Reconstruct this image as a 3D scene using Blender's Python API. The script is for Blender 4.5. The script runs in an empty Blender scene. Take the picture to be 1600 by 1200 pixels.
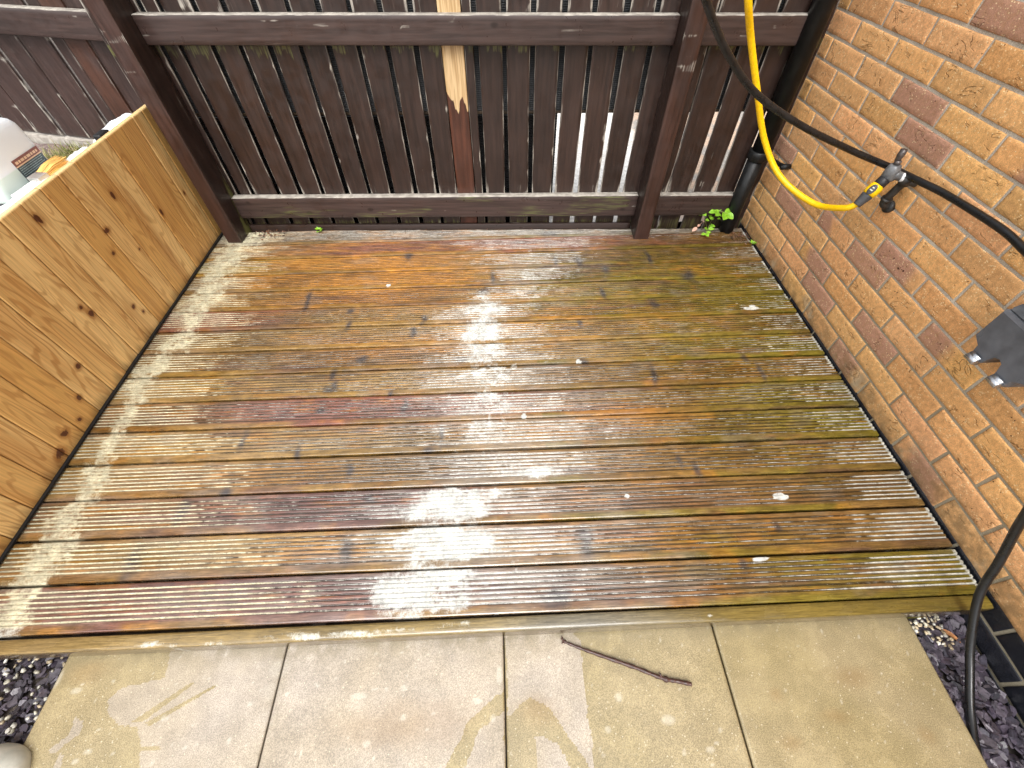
import bpy, bmesh, math, random
import numpy as np
from mathutils import Vector, Matrix

random.seed(7)
rng = np.random.default_rng(11)
scene = bpy.context.scene
COL = scene.collection

# ------------------------------------------------------------------ camera
cd = bpy.data.cameras.new('camera')
cam = bpy.data.objects.new('camera', cd)
COL.objects.link(cam)
cd.sensor_fit = 'HORIZONTAL'
cd.sensor_width = 36.0
cd.lens = 14.996
cd.clip_start = 0.02
cd.clip_end = 400
R = Matrix(((0.99926, 0.03462, -0.01679), (-0.03757, 0.78388, -0.61978), (-0.0083, 0.61995, 0.7846)))
cam.matrix_world = Matrix.Translation((-1.33615, -1.26542, 1.31833)) @ R.to_4x4()
scene.camera = cam

# ------------------------------------------------------------------ light
SUN_EL, SUN_AZ = math.radians(60), math.radians(185)     # azimuth clockwise from +y
w = bpy.data.worlds.new('World')
scene.world = w
w.use_nodes = True
nt = w.node_tree
bg = nt.nodes['Background']
sky = nt.nodes.new('ShaderNodeTexSky')
sky.sky_type = 'NISHITA'
sky.sun_disc = False
sky.sun_elevation = SUN_EL
sky.sun_rotation = SUN_AZ
sky.dust_density = 4.0
sky.air_density = 1.0
hs = nt.nodes.new('ShaderNodeHueSaturation')          # overcast: the blue is lost in cloud
hs.inputs['Saturation'].default_value = 0.12
nt.links.new(sky.outputs[0], hs.inputs['Color'])
nt.links.new(hs.outputs[0], bg.inputs['Color'])
bg.inputs['Strength'].default_value = 0.15
sd = bpy.data.lights.new('sun', 'SUN')
sd.energy = 0.65
sd.angle = math.radians(40)
sd.color = (1.0, 0.97, 0.92)
so = bpy.data.objects.new('sun', sd)
COL.objects.link(so)
d = Vector((math.sin(SUN_AZ) * math.cos(SUN_EL), math.cos(SUN_AZ) * math.cos(SUN_EL), math.sin(SUN_EL)))
so.rotation_euler = d.to_track_quat('Z', 'Y').to_euler()
so.location = d * 10
scene.view_settings.view_transform = 'Standard'
scene.view_settings.look = 'None'
scene.view_settings.gamma = 1.0
scene.view_settings.exposure = 1.28

# ------------------------------------------------------------------ helpers
def srgb(r, g, b):
    f = lambda v: (v / 255 / 12.92) if v / 255 <= .04045 else ((v / 255 + .055) / 1.055) ** 2.4
    return (f(r), f(g), f(b))

def tag(o, label=None, cat=None, group=None, kind=None):
    if label: o['label'] = label
    if cat: o['category'] = cat
    if group: o['group'] = group
    if kind: o['kind'] = kind
    return o

def empty(name, loc=(0, 0, 0), rz=0.0):
    o = bpy.data.objects.new(name, None)
    o.empty_display_size = .05
    COL.objects.link(o)
    o.location = loc
    o.rotation_euler = (0, 0, rz)
    return o

def link(name, me, m, parent=None, smooth=False):
    o = bpy.data.objects.new(name, me)
    COL.objects.link(o)
    for mm in (m if isinstance(m, (list, tuple)) else [m]):
        me.materials.append(mm)
    if smooth:
        me.polygons.foreach_set('use_smooth', [True] * len(me.polygons))
    if parent: o.parent = parent
    return o

class MB:
    """collects geometry that becomes ONE mesh"""
    def __init__(s): s.v = []; s.f = []; s.mi = []
    def add(s, vs, fs, mi=0):
        b = len(s.v)
        s.v += [tuple(p) for p in vs]
        s.f += [tuple(i + b for i in f) for f in fs]
        s.mi += [mi] * len(fs)
    def box(s, x0, x1, y0, y1, z0, z1, bev=.002, mi=0, M=None):
        bm = bmesh.new()
        bmesh.ops.create_cube(bm, size=1)
        for v in bm.verts:
            v.co = Vector(((x0 + x1) / 2 + v.co.x * (x1 - x0), (y0 + y1) / 2 + v.co.y * (y1 - y0), (z0 + z1) / 2 + v.co.z * (z1 - z0)))
        if bev:
            bmesh.ops.bevel(bm, geom=bm.edges[:], offset=bev, segments=2, affect='EDGES', profile=.6)
        if M is not None: bm.transform(M)
        s.bm(bm, mi)
    def bm(s, bm, mi=0):
        bm.verts.index_update()
        s.add([v.co[:] for v in bm.verts], [[v.index for v in f.verts] for f in bm.faces], mi)
        bm.free()
    def tube(s, pts, r, n=14, mi=0, cap=True):
        pts = [Vector(p) for p in pts]
        rs = r if isinstance(r, (list, tuple)) else [r] * len(pts)
        vs = []; fs = []
        t0 = (pts[1] - pts[0]).normalized()
        u = t0.orthogonal().normalized()
        for i, p in enumerate(pts):
            t = (pts[min(i + 1, len(pts) - 1)] - pts[max(i - 1, 0)])
            if t.length < 1e-9: t = t0
            t.normalize(); t0 = t
            u = (u - t * u.dot(t)).normalized()
            v = t.cross(u)
            for k in range(n):
                a = 2 * math.pi * k / n
                vs.append(p + (u * math.cos(a) + v * math.sin(a)) * rs[i])
        for i in range(len(pts) - 1):
            for k in range(n):
                k2 = (k + 1) % n
                fs.append((i * n + k, i * n + k2, (i + 1) * n + k2, (i + 1) * n + k))
        if cap:
            fs.append(tuple(range(n - 1, -1, -1)))
            fs.append(tuple((len(pts) - 1) * n + k for k in range(n)))
        s.add(vs, fs, mi)
    def prism(s, poly, ax, a, b, mi=0, bev=0.0):
        """polygon in the plane normal to ax, extruded from a to b"""
        def P(q, t):
            return [(t, q[0], q[1]), (q[0], t, q[1]), (q[0], q[1], t)][ax]
        bm = bmesh.new()
        v0 = [bm.verts.new(P(q, a)) for q in poly]
        v1 = [bm.verts.new(P(q, b)) for q in poly]
        n = len(poly)
        bm.faces.new(v0); bm.faces.new(v1[::-1])
        for i in range(n):
            bm.faces.new((v0[(i + 1) % n], v0[i], v1[i], v1[(i + 1) % n]))
        bmesh.ops.recalc_face_normals(bm, faces=bm.faces[:])
        if bev:
            bmesh.ops.bevel(bm, geom=bm.edges[:], offset=bev, segments=2, affect='EDGES', profile=.6)
        s.bm(bm, mi)
    def mesh(s, name):
        me = bpy.data.meshes.new(name)
        me.from_pydata(s.v, [], s.f)
        me.polygons.foreach_set('material_index', s.mi)
        me.update()
        return me
    def build(s, name, m, parent=None, smooth=False):
        return link(name, s.mesh(name), m, parent, smooth)

def spline(pts, n=10):
    P = [Vector(p) for p in pts]
    out = []
    for i in range(len(P) - 1):
        p0, p1, p2, p3 = P[max(i - 1, 0)], P[i], P[i + 1], P[min(i + 2, len(P) - 1)]
        for k in range(n):
            t = k / n
            out.append(.5 * ((2 * p1) + (p2 - p0) * t + (2 * p0 - 5 * p1 + 4 * p2 - p3) * t * t + (3 * p1 - p0 - 3 * p2 + p3) * t ** 3))
    out.append(P[-1])
    return out

# value noise for stains that are stored on the meshes
_tab = rng.random((256, 256)).astype(np.float32)
def vnoise(x, y, seed=0):
    x = np.asarray(x, dtype=np.float64) + seed * 17.31; y = np.asarray(y, dtype=np.float64) + seed * 9.73
    xi = np.floor(x).astype(int); yi = np.floor(y).astype(int)
    fx = x - xi; fy = y - yi
    fx = fx * fx * (3 - 2 * fx); fy = fy * fy * (3 - 2 * fy)
    g = lambda a, b: _tab[a & 255, b & 255]
    return (g(xi, yi) * (1 - fx) + g(xi + 1, yi) * fx) * (1 - fy) + (g(xi, yi + 1) * (1 - fx) + g(xi + 1, yi + 1) * fx) * fy
def fbm(x, y, o=4, seed=0):
    s = 0; a = .5; t = 0
    for k in range(o):
        s = s + a * vnoise(x * 2 ** k, y * 2 ** k, seed + k * 3); t += a; a *= .5
    return s / t
def sstep(a, b, x):
    t = np.clip((x - a) / (b - a), 0, 1)
    return t * t * (3 - 2 * t)

def grid_mesh(name, nu, nv, co):
    """co: array (nv, nu, 3)"""
    me = bpy.data.meshes.new(name)
    idx = np.arange(nu * nv).reshape(nv, nu)
    f = np.stack([idx[:-1, :-1], idx[:-1, 1:], idx[1:, 1:], idx[1:, :-1]], -1).reshape(-1, 4)
    quick_mesh(me, co.reshape(-1, 3), f)
    return me
def quick_mesh(me, co, f):
    co = np.ascontiguousarray(co, dtype=np.float32); f = np.ascontiguousarray(f, dtype=np.int32)
    me.vertices.add(len(co)); me.vertices.foreach_set('co', co.ravel())
    me.loops.add(f.size); me.loops.foreach_set('vertex_index', f.ravel())
    me.polygons.add(len(f))
    me.polygons.foreach_set('loop_start', np.arange(0, f.size, f.shape[1], dtype=np.int32))
    me.update(calc_edges=True)
    me.validate()
def fattr(me, name, vals):
    a = me.attributes.new(name, 'FLOAT', 'POINT')
    a.data.foreach_set('value', np.ascontiguousarray(vals, dtype=np.float32).ravel())
def cattr(me, name, vals):
    v = np.asarray(vals, dtype=np.float32).reshape(-1, 3)
    v = np.concatenate([v, np.ones((len(v), 1), np.float32)], 1)
    a = me.attributes.new(name, 'FLOAT_COLOR', 'POINT')
    a.data.foreach_set('color', v.ravel())

# ------------------------------------------------------------------ material helper
class NT:
    def __init__(s, name):
        s.m = bpy.data.materials.new(name); s.m.use_nodes = True
        s.t = s.m.node_tree
        s.b = s.t.nodes['Principled BSDF']
    def n(s, typ): return s.t.nodes.new(typ)
    def lk(s, a, b): s.t.links.new(a, b)
    def put(s, inp, v):
        if hasattr(v, 'is_output'): s.lk(v, inp)
        elif isinstance(v, (tuple, list)): inp.default_value = (*v, 1) if (len(v) == 3 and len(inp.default_value) == 4) else v
        else: inp.default_value = v
    def obj(s): return s.n('ShaderNodeTexCoord').outputs['Object']
    def map(s, scale=(1, 1, 1), rot=(0, 0, 0), vec=None):
        m = s.n('ShaderNodeMapping'); s.lk(vec or s.obj(), m.inputs['Vector'])
        m.inputs['Scale'].default_value = scale; m.inputs['Rotation'].default_value = rot
        return m.outputs[0]
    def noise(s, scale, detail=4, vec=None, rough=.55, dist=0.0):
        k = s.n('ShaderNodeTexNoise'); s.lk(vec or s.obj(), k.inputs['Vector'])
        k.inputs['Scale'].default_value = scale; k.inputs['Detail'].default_value = detail
        k.inputs['Roughness'].default_value = rough; k.inputs['Distortion'].default_value = dist
        return k.outputs['Fac']
    def voro(s, scale, vec=None, feat='F1', rand=1.0):
        k = s.n('ShaderNodeTexVoronoi'); s.lk(vec or s.obj(), k.inputs['Vector'])
        k.feature = feat
        k.inputs['Scale'].default_value = scale; k.inputs['Randomness'].default_value = rand
        return k.outputs['Distance']
    def ramp(s, v, a, b, lo=0.0, hi=1.0):
        k = s.n('ShaderNodeMapRange'); k.interpolation_type = 'SMOOTHSTEP'
        s.put(k.inputs['Value'], v)
        k.inputs['From Min'].default_value = a; k.inputs['From Max'].default_value = b
        k.inputs['To Min'].default_value = lo; k.inputs['To Max'].default_value = hi
        return k.outputs[0]
    def math(s, op, a, b=0.0):
        k = s.n('ShaderNodeMath'); k.operation = op
        s.put(k.inputs[0], a); s.put(k.inputs[1], b)
        return k.outputs[0]
    def mix(s, f, a, b, typ='MIX'):
        k = s.n('ShaderNodeMix'); k.data_type = 'RGBA'; k.blend_type = typ
        s.put(k.inputs[0], f); s.put(k.inputs[6], a); s.put(k.inputs[7], b)
        return k.outputs[2]
    def mul(s, col, v):     # colour * scalar
        k = s.n('ShaderNodeVectorMath'); k.operation = 'SCALE'
        s.put(k.inputs[0], col); s.put(k.inputs['Scale'], v)
        return k.outputs[0]
    def attr(s, name, col=False):
        k = s.n('ShaderNodeAttribute'); k.attribute_name = name
        return k.outputs['Color' if col else 'Fac']
    def bump(s, h, strength=.3, dist=.002, nrm=None):
        k = s.n('ShaderNodeBump'); s.put(k.inputs['Height'], h)
        k.inputs['Strength'].default_value = strength; k.inputs['Distance'].default_value = dist
        if nrm: s.lk(nrm, k.inputs['Normal'])
        return k.outputs[0]
    def done(s, col, rough=.6, nrm=None, spec=.5, metal=0.0, **kw):
        s.put(s.b.inputs['Base Color'], col); s.put(s.b.inputs['Roughness'], rough)
        s.put(s.b.inputs['Specular IOR Level'], spec); s.put(s.b.inputs['Metallic'], metal)
        if nrm: s.lk(nrm, s.b.inputs['Normal'])
        for k, v in kw.items(): s.put(s.b.inputs[k.replace('_', ' ')], v)
        return s.m

def plain(name, col, rough=.5, spec=.5, metal=0.0, var=.25, scale=40, bump=.15):
    t = NT(name)
    n = t.noise(scale, 4)
    c = t.mul(tuple(col), t.ramp(n, .3, .7, 1 - var, 1 + var))
    r = t.ramp(t.noise(scale * .6, 3), .3, .7, max(rough - .12, .05), min(rough + .12, 1))
    return t.done(c, r, t.bump(n, bump, .001), spec, metal)
# ------------------------------------------------------------------ stain maps of the deck (metres on the deck)
CREAM = [(-2.715, 0.852, 0.088), (-2.761, 0.609, 0.079), (-2.729, 0.407, 0.062), (-2.756, 0.242, 0.082), (-2.718, 0.165, 0.057), (-2.756, 0.031, 0.06), (-2.787, -0.175, 0.061), (-2.756, -0.284, 0.029), (-2.756, -0.397, 0.028), (-2.746, -0.538, 0.04), (-2.721, -0.621, 0.043), (-2.745, -0.685, 0.05), (-2.731, -0.757, 0.048), (-2.736, -0.843, 0.062), (-2.73, -0.922, 0.052), (-2.731, -0.988, 0.05)]
WHITE = [(-1.409, 0.209, 0.088, 0.043, 0.8), (-1.423, 0.066, 0.084, 0.077, 1), (-1.441, -0.047, 0.043, 0.098, 0.8), (-1.383, -0.138, 0.057, 0.06, 0.7), (-1.383, -0.205, 0.063, 0.045, 0.7), (-1.409, -0.298, 0.044, 0.048, 0.7), (-1.444, -0.376, 0.095, 0.028, 0.5), (-1.236, -0.608, 0.073, 0.028, 0.9), (-1.533, -0.713, 0.128, 0.055, 1), (-1.451, -0.684, 0.075, 0.028, 0.9), (-1.576, -0.818, 0.118, 0.035, 0.9), (-1.496, -0.84, 0.117, 0.045, 1), (-1.628, -0.961, 0.091, 0.046, 1), (-1.579, -1.001, 0.108, 0.032, 0.9), (-1.204, -0.49, 0.068, 0.039, 0.35), (-1.192, -0.352, 0.168, 0.035, 0.35), (-1.864, -0.645, 0.051, 0.025, 0.5), (-1.188, 0.455, 0.069, 0.04, 0.6), (-1.198, 0.301, 0.072, 0.036, 0.6), (-1.146, 0.584, 0.059, 0.032, 0.4), (-1.514, -1.051, 0.052, 0.008, 0.5), (-1.862, 0.333, 0.091, 0.037, 0.4), (-2.19, -0.285, 0.049, 0.024, 0.35), (-1.793, -0.17, 0.064, 0.039, 0.25), (-0.823, -0.323, 0.146, 0.03, 0.4), (-0.949, -0.474, 0.137, 0.037, 0.35)]
STREAK = [[(-1.287, -0.036, 0.011), (-1.315, -0.224, 0.01), (-1.35, -0.402, 0.009), (-1.365, -0.559, 0.009), (-1.384, -0.709, 0.008)], [(-1.388, -0.188, 0.008), (-1.399, -0.343, 0.007)]]
FLECK = [(-0.21, 0.166, 0.035, 0.013), (-0.451, -0.728, 0.027, 0.013), (-1.882, 0.41, 0.012, 0.015), (-0.595, -0.918, 0.03, 0.007), (-0.194, 0.182, 0.015, 0.009), (-1.266, -0.378, 0.012, 0.009), (-0.951, -0.705, 0.008, 0.009), (-1.028, -0.119, 0.013, 0.01)]
GLEFT = [(-2.72, 0.865, 0.246), (-2.75, 0.385, 0.246), (-2.718, 0.165, 0.258), (-2.798, -0.022, 0.282), (-2.741, -0.193, 0.253), (-2.753, -0.313, 0.29), (-2.682, -0.453, 0.343), (-2.673, -0.553, 0.395), (-2.662, -0.689, 0.392), (-2.613, -0.811, 0.488), (-2.513, -0.956, 0.599)]
GRIGHT = [(0.001, 0.639, 0.232), (0.02, 0.299, 0.181), (-0.014, 0.001, 0.219), (-0.009, -0.182, 0.231), (-0.048, -0.402, 0.165), (-0.045, -0.565, 0.133), (-0.056, -0.731, 0.165), (-0.073, -0.855, 0.175), (-0.081, -0.984, 0.274)]
GMID = [(-1.164, 0.817, 0.452), (-1.191, 0.405, 0.171), (-1.409, 0.231, 0.235), (-1.382, -0.013, 0.271), (-1.384, -0.221, 0.302), (-1.337, -0.375, 0.285), (-1.318, -0.485, 0.318), (-1.3, -0.587, 0.24), (-1.491, -0.715, 0.308), (-1.467, -0.838, 0.388), (-1.409, -0.983, 0.416)]
KNOT = [(-2.027, -0.143, 0.018, 0.023), (-2.008, -0.187, 0.018, 0.026), (-2.022, -0.224, 0.035, 0.019), (-1.927, -0.061, 0.037, 0.025), (-2.248, 0.315, 0.018, 0.063), (-2.03, 0.238, 0.029, 0.017), (-2.022, 0.153, 0.023, 0.025), (-1.69, 0.159, 0.023, 0.025), (-1.731, 0.088, 0.022, 0.035), (-1.806, 0.644, 0.033, 0.028), (-1.377, 0.439, 0.019, 0.049), (-1.424, 0.345, 0.037, 0.023), (-1.051, 0.552, 0.016, 0.032), (-0.938, 0.547, 0.029, 0.037), (-0.81, 0.477, 0.029, 0.025), (-0.576, 0.556, 0.019, 0.048), (-0.42, 0.418, 0.05, 0.039), (-0.858, 0.304, 0.018, 0.036), (-0.642, 0.217, 0.035, 0.03), (-0.997, 0.11, 0.02, 0.024), (-2.28, -0.444, 0.018, 0.042), (-2.073, -0.492, 0.018, 0.036), (-1.57, -0.448, 0.014, 0.037), (-1.607, -0.504, 0.032, 0.013), (-1.781, -0.251, 0.015, 0.016), (-1.719, -0.317, 0.017, 0.029), (-1.01, -0.123, 0.031, 0.017), (-0.744, -0.2, 0.018, 0.039), (-0.306, -0.203, 0.015, 0.039), (-0.344, -0.132, 0.021, 0.021), (-2.383, -0.7, 0.029, 0.034), (-2.457, -0.854, 0.042, 0.04), (-1.834, -0.842, 0.033, 0.041), (-1.116, -0.842, 0.039, 0.049), (-1.792, -0.692, 0.033, 0.019), (-0.695, -0.624, 0.017, 0.028), (-0.745, -0.586, 0.013, 0.029), (-0.655, -0.926, 0.019, 0.018), (-0.506, -0.822, 0.018, 0.018), (-1.21, -0.991, 0.063, 0.033), (-2.037, -0.315, 0.029, 0.015), (-1.515, -0.08, 0.037, 0.018), (-1.059, 0.811, 0.07, 0.024), (-1.878, -0.574, 0.022, 0.024), (-2.274, -0.639, 0.03, 0.023)]
ALGAE = [(-0.665, 0.38, 0.706, 0.246, 1), (-0.384, 0.018, 0.439, 0.214, 0.8), (-0.251, -0.422, 0.328, 0.228, 0.7), (-0.411, -0.971, 0.22, 0.066, 0.7), (-0.709, -0.859, 0.232, 0.028, 0.6), (-2.501, -0.171, 0.153, 0.08, 0.5), (-0.136, -0.982, 0.146, 0.049, 0.8), (-3.12, 0.654, 0.266, 0.209, 0.4)]
REDS = [(-2.244, -0.958, 0.6, 0.065, 1), (-2.455, -0.697, 0.679, 0.042, 0.5), (-1.989, -0.317, 0.604, 0.047, 1), (-1.695, -0.359, 0.286, 0.056, 0.9), (-1.072, -0.357, 0.335, 0.034, 0.5), (-2.54, -0.605, 0.129, 0.111, 0.3), (-1.887, 0.298, 0.359, 0.062, 0.4), (-1.95, -0.006, 0.352, 0.09, 0.3), (-2.05, -0.692, 0.517, 0.053, 0.9), (-1.065, -0.996, 0.45, 0.048, 0.6), (-0.917, -0.739, 0.51, 0.052, 0.5)]
ORANGE = [(-2.062, 0.602, 0.621, 0.205, 0.9), (-1.846, 0.437, 0.53, 0.187, 0.8), (-0.982, -0.857, 0.213, 0.041, 1), (-2.488, -0.204, 0.151, 0.063, 0.6), (-1.907, -0.858, 0.173, 0.037, 0.6), (-2.547, -0.895, 0.131, 0.018, 0.8), (-0.326, 0.464, 0.316, 0.075, 0.7), (-1.123, 0.132, 0.625, 0.119, 0.6), (-0.775, -0.884, 0.248, 0.045, 0.6), (-0.958, -0.391, 0.284, 0.056, 0.6), (-2.335, -0.591, 0.26, 0.046, 0.4), (-1.733, -0.015, 0.378, 0.072, 0.5)]
TRIMFOAM = [(-2.308, -1.067, 0.043, 0.007, 1), (-2.246, -1.072, 0.026, 0.006, 0.8), (-2.13, -1.066, 0.043, 0.009, 0.6), (-1.994, -1.067, 0.086, 0.009, 0.5), (-1.892, -1.063, 0.078, 0.011, 0.8), (-1.755, -1.061, 0.087, 0.011, 0.8), (-1.652, -1.059, 0.087, 0.009, 0.7), (-1.514, -1.055, 0.07, 0.011, 0.7), (-1.47, -1.054, 0.021, 0.009, 1), (-0.794, -1.059, 0.009, 0.006, 1), (-0.39, -1.036, 0.014, 0.005, 0.6)]
DRY = [[(-2.328, -1.043), (-2.306, -1.139), (-2.413, -1.154), (-2.44, -1.174), (-2.421, -1.209), (-2.382, -1.231), (-2.334, -1.236), (-2.3, -1.272), (-2.28, -1.334), (-1.922, -1.347), (-1.986, -1.057)], [(-1.98, -1.057), (-1.978, -1.345), (-1.526, -1.362), (-1.449, -1.252), (-1.372, -1.201), (-1.361, -1.065)], [(-1.478, -1.364), (-1.432, -1.279), (-1.367, -1.242), (-1.369, -1.368)], [(-1.357, -1.065), (-1.363, -1.256), (-1.294, -1.217), (-1.245, -1.247), (-1.147, -1.376), (-1.148, -1.089), (-1.164, -1.072)], [(-1.289, -1.371), (-1.291, -1.297), (-1.235, -1.312), (-1.194, -1.374)], [(-2.503, -1.213), (-2.476, -1.224), (-2.476, -1.253), (-2.51, -1.283), (-2.532, -1.274), (-2.501, -1.252)], [(-2.499, -1.29), (-2.482, -1.296), (-2.472, -1.327), (-2.496, -1.326)]]
WETIN = [[(-2.3, -1.279), (-2.25, -1.28), (-2.246, -1.289), (-2.294, -1.291)], [(-2.349, -1.229), (-2.226, -1.147), (-2.215, -1.151), (-2.322, -1.233)], [(-2.314, -1.233), (-2.161, -1.156), (-2.154, -1.161), (-2.294, -1.24)]]
SPOT = [(-0.94, -1.279, 0.017, 0.01), (-0.849, -1.341, 0.01, 0.006), (-0.916, -1.346, 0.006, 0.004), (-0.811, -1.303, 0.005, 0.004), (-1.059, -1.226, 0.009, 0.01), (-1.1, -1.292, 0.008, 0.006), (-1.761, -1.197, 0.021, 0.007), (-1.638, -1.183, 0.009, 0.007), (-1.634, -1.248, 0.008, 0.007), (-1.766, -1.213, 0.02, 0.012, 0.4), (-1.441, -1.219, 0.014, 0.007), (-1.398, -1.257, 0.007, 0.007), (-1.38, -1.164, 0.009, 0.02), (-2.05, -1.203, 0.007, 0.006), (-1.995, -1.126, 0.028, 0.019, 0.4), (-2.0, -1.177, 0.024, 0.02, 0.3), (-2.076, -1.278, 0.005, 0.008), (-2.429, -1.286, 0.01, 0.005), (-2.45, -1.304, 0.008, 0.005), (-2.364, -1.292, 0.005, 0.004), (-2.267, -1.224, 0.007, 0.007), (-2.183, -1.287, 0.005, 0.005), (-1.722, -1.298, 0.01, 0.006), (-1.568, -1.274, 0.005, 0.004), (-2.536, -1.156, 0.014, 0.007), (-2.603, -1.125, 0.011, 0.021)]
SLABSTAIN = [(-0.632, -1.236, 0.017, 0.011), (-0.641, -1.334, 0.023, 0.012), (-0.413, -1.201, 0.052, 0.02), (-0.494, -1.288, 0.033, 0.015), (-0.286, -1.335, 0.016, 0.015), (-2.523, -1.113, 0.054, 0.021), (-1.599, -1.26, 0.151, 0.039), (-1.279, -1.245, 0.051, 0.026)]

def ellmask(X, Y, L, seed=0, warp=.35, soft=.55):
    """soft-edged, ragged ellipses"""
    out = np.zeros_like(X)
    wx = (fbm(X * 14, Y * 26, 3, seed) - .5) * 2
    wy = (fbm(X * 14, Y * 26, 3, seed + 5) - .5) * 2
    for e in L:
        x, y, a, b = e[:4]; s = e[4] if len(e) > 4 else 1
        dd = np.hypot((X - x) / a + wx * warp, (Y - y) / b + wy * warp)
        out = np.maximum(out, s * (1 - sstep(1 - soft, 1 + soft, dd)))
    return out
def linemask(X, Y, P, seed=0, warp=.25, soft=.5, grow=1.0):
    """band of varying half-width round a polyline that runs across the boards"""
    P = sorted(P, key=lambda p: p[1])
    py = np.array([p[1] for p in P]); px = np.array([p[0] for p in P]); pw = np.array([p[2] for p in P]) * grow
    cx = np.interp(Y, py, px); ww = np.interp(Y, py, pw)
    dd = np.abs(X - cx) / ww + (fbm(X * 16, Y * 24, 3, seed) - .5) * 2 * warp
    m = 1 - sstep(1 - soft, 1 + soft, dd)
    return m * (Y > py[0] - .06) * (Y < py[-1] + .06)

def polymask(X, Y, poly):
    ins = np.zeros(X.shape, bool)
    n = len(poly)
    for i in range(n):
        x0, y0 = poly[i]; x1, y1 = poly[(i + 1) % n]
        c = ((y0 > Y) != (y1 > Y)) & (X < (x1 - x0) * (Y - y0) / (y1 - y0 + 1e-12) + x0)
        ins ^= c
    return ins

# ------------------------------------------------------------------ the deck
X0, X1 = -2.868, -0.0075
PITCH = .13
GAPS = [-1.037 + PITCH * k for k in range(15)]
PLUM, BROWN, TAN = np.array((.118, .058, .047)), np.array((.150, .082, .024)), np.array((.225, .136, .046))
ORNG, OLIVE, GREY, RED = np.array((.345, .145, .020)), np.array((.130, .100, .012)), np.array((.205, .172, .132)), np.array((.190, .066, .038))
TONES = [(PLUM, PLUM, BROWN, OLIVE), (BROWN, TAN, BROWN, BROWN), (BROWN, PLUM, BROWN, BROWN), (TAN, BROWN, BROWN, BROWN),
         (TAN, TAN, BROWN, OLIVE), (BROWN, RED, BROWN, OLIVE), (TAN, TAN, BROWN, BROWN), (BROWN, BROWN, TAN, OLIVE),
         (BROWN, TAN, TAN, BROWN), (RED, TAN, BROWN, OLIVE), (TAN, ORNG, TAN, OLIVE), (BROWN, ORNG, BROWN, OLIVE),
         (OLIVE, ORNG, BROWN, BROWN), (TAN, RED, RED, BROWN), (GREY, GREY, GREY, GREY)]

def board_profile(y0, y1, n=7):
    """(y, z, groove) across a board; grooves seen nearer the rear edge"""
    wd = y1 - y0; p = []
    e = .0025
    p += [(y0, -.028, .6), (y0, -.004, .3), (y0 + .0012, -.0012, 0), (y0 + .004, 0, 0)]
    g0 = y0 + .0245
    pit = (wd - .0245 - .0125) / (n - .5)
    p += [(y0 + .013, .0003, 0)]
    for k in range(n):
        a = g0 + k * pit; gw = .0060
        if a + gw > y1 - .003: break
        p += [(a - .0012, 0, 0), (a, -.0006, .15), (a + .0011, -.0032, 1), (a + gw / 2, -.0036, 1), (a + gw - .0011, -.0032, 1), (a + gw, -.0006, .15), (a + gw + .0012, 0, 0)]
    p += [(y1 - .004, 0, 0), (y1 - .0012, -.0012, 0), (y1, -.004, .3), (y1, -.028, .6)]
    return p

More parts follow.
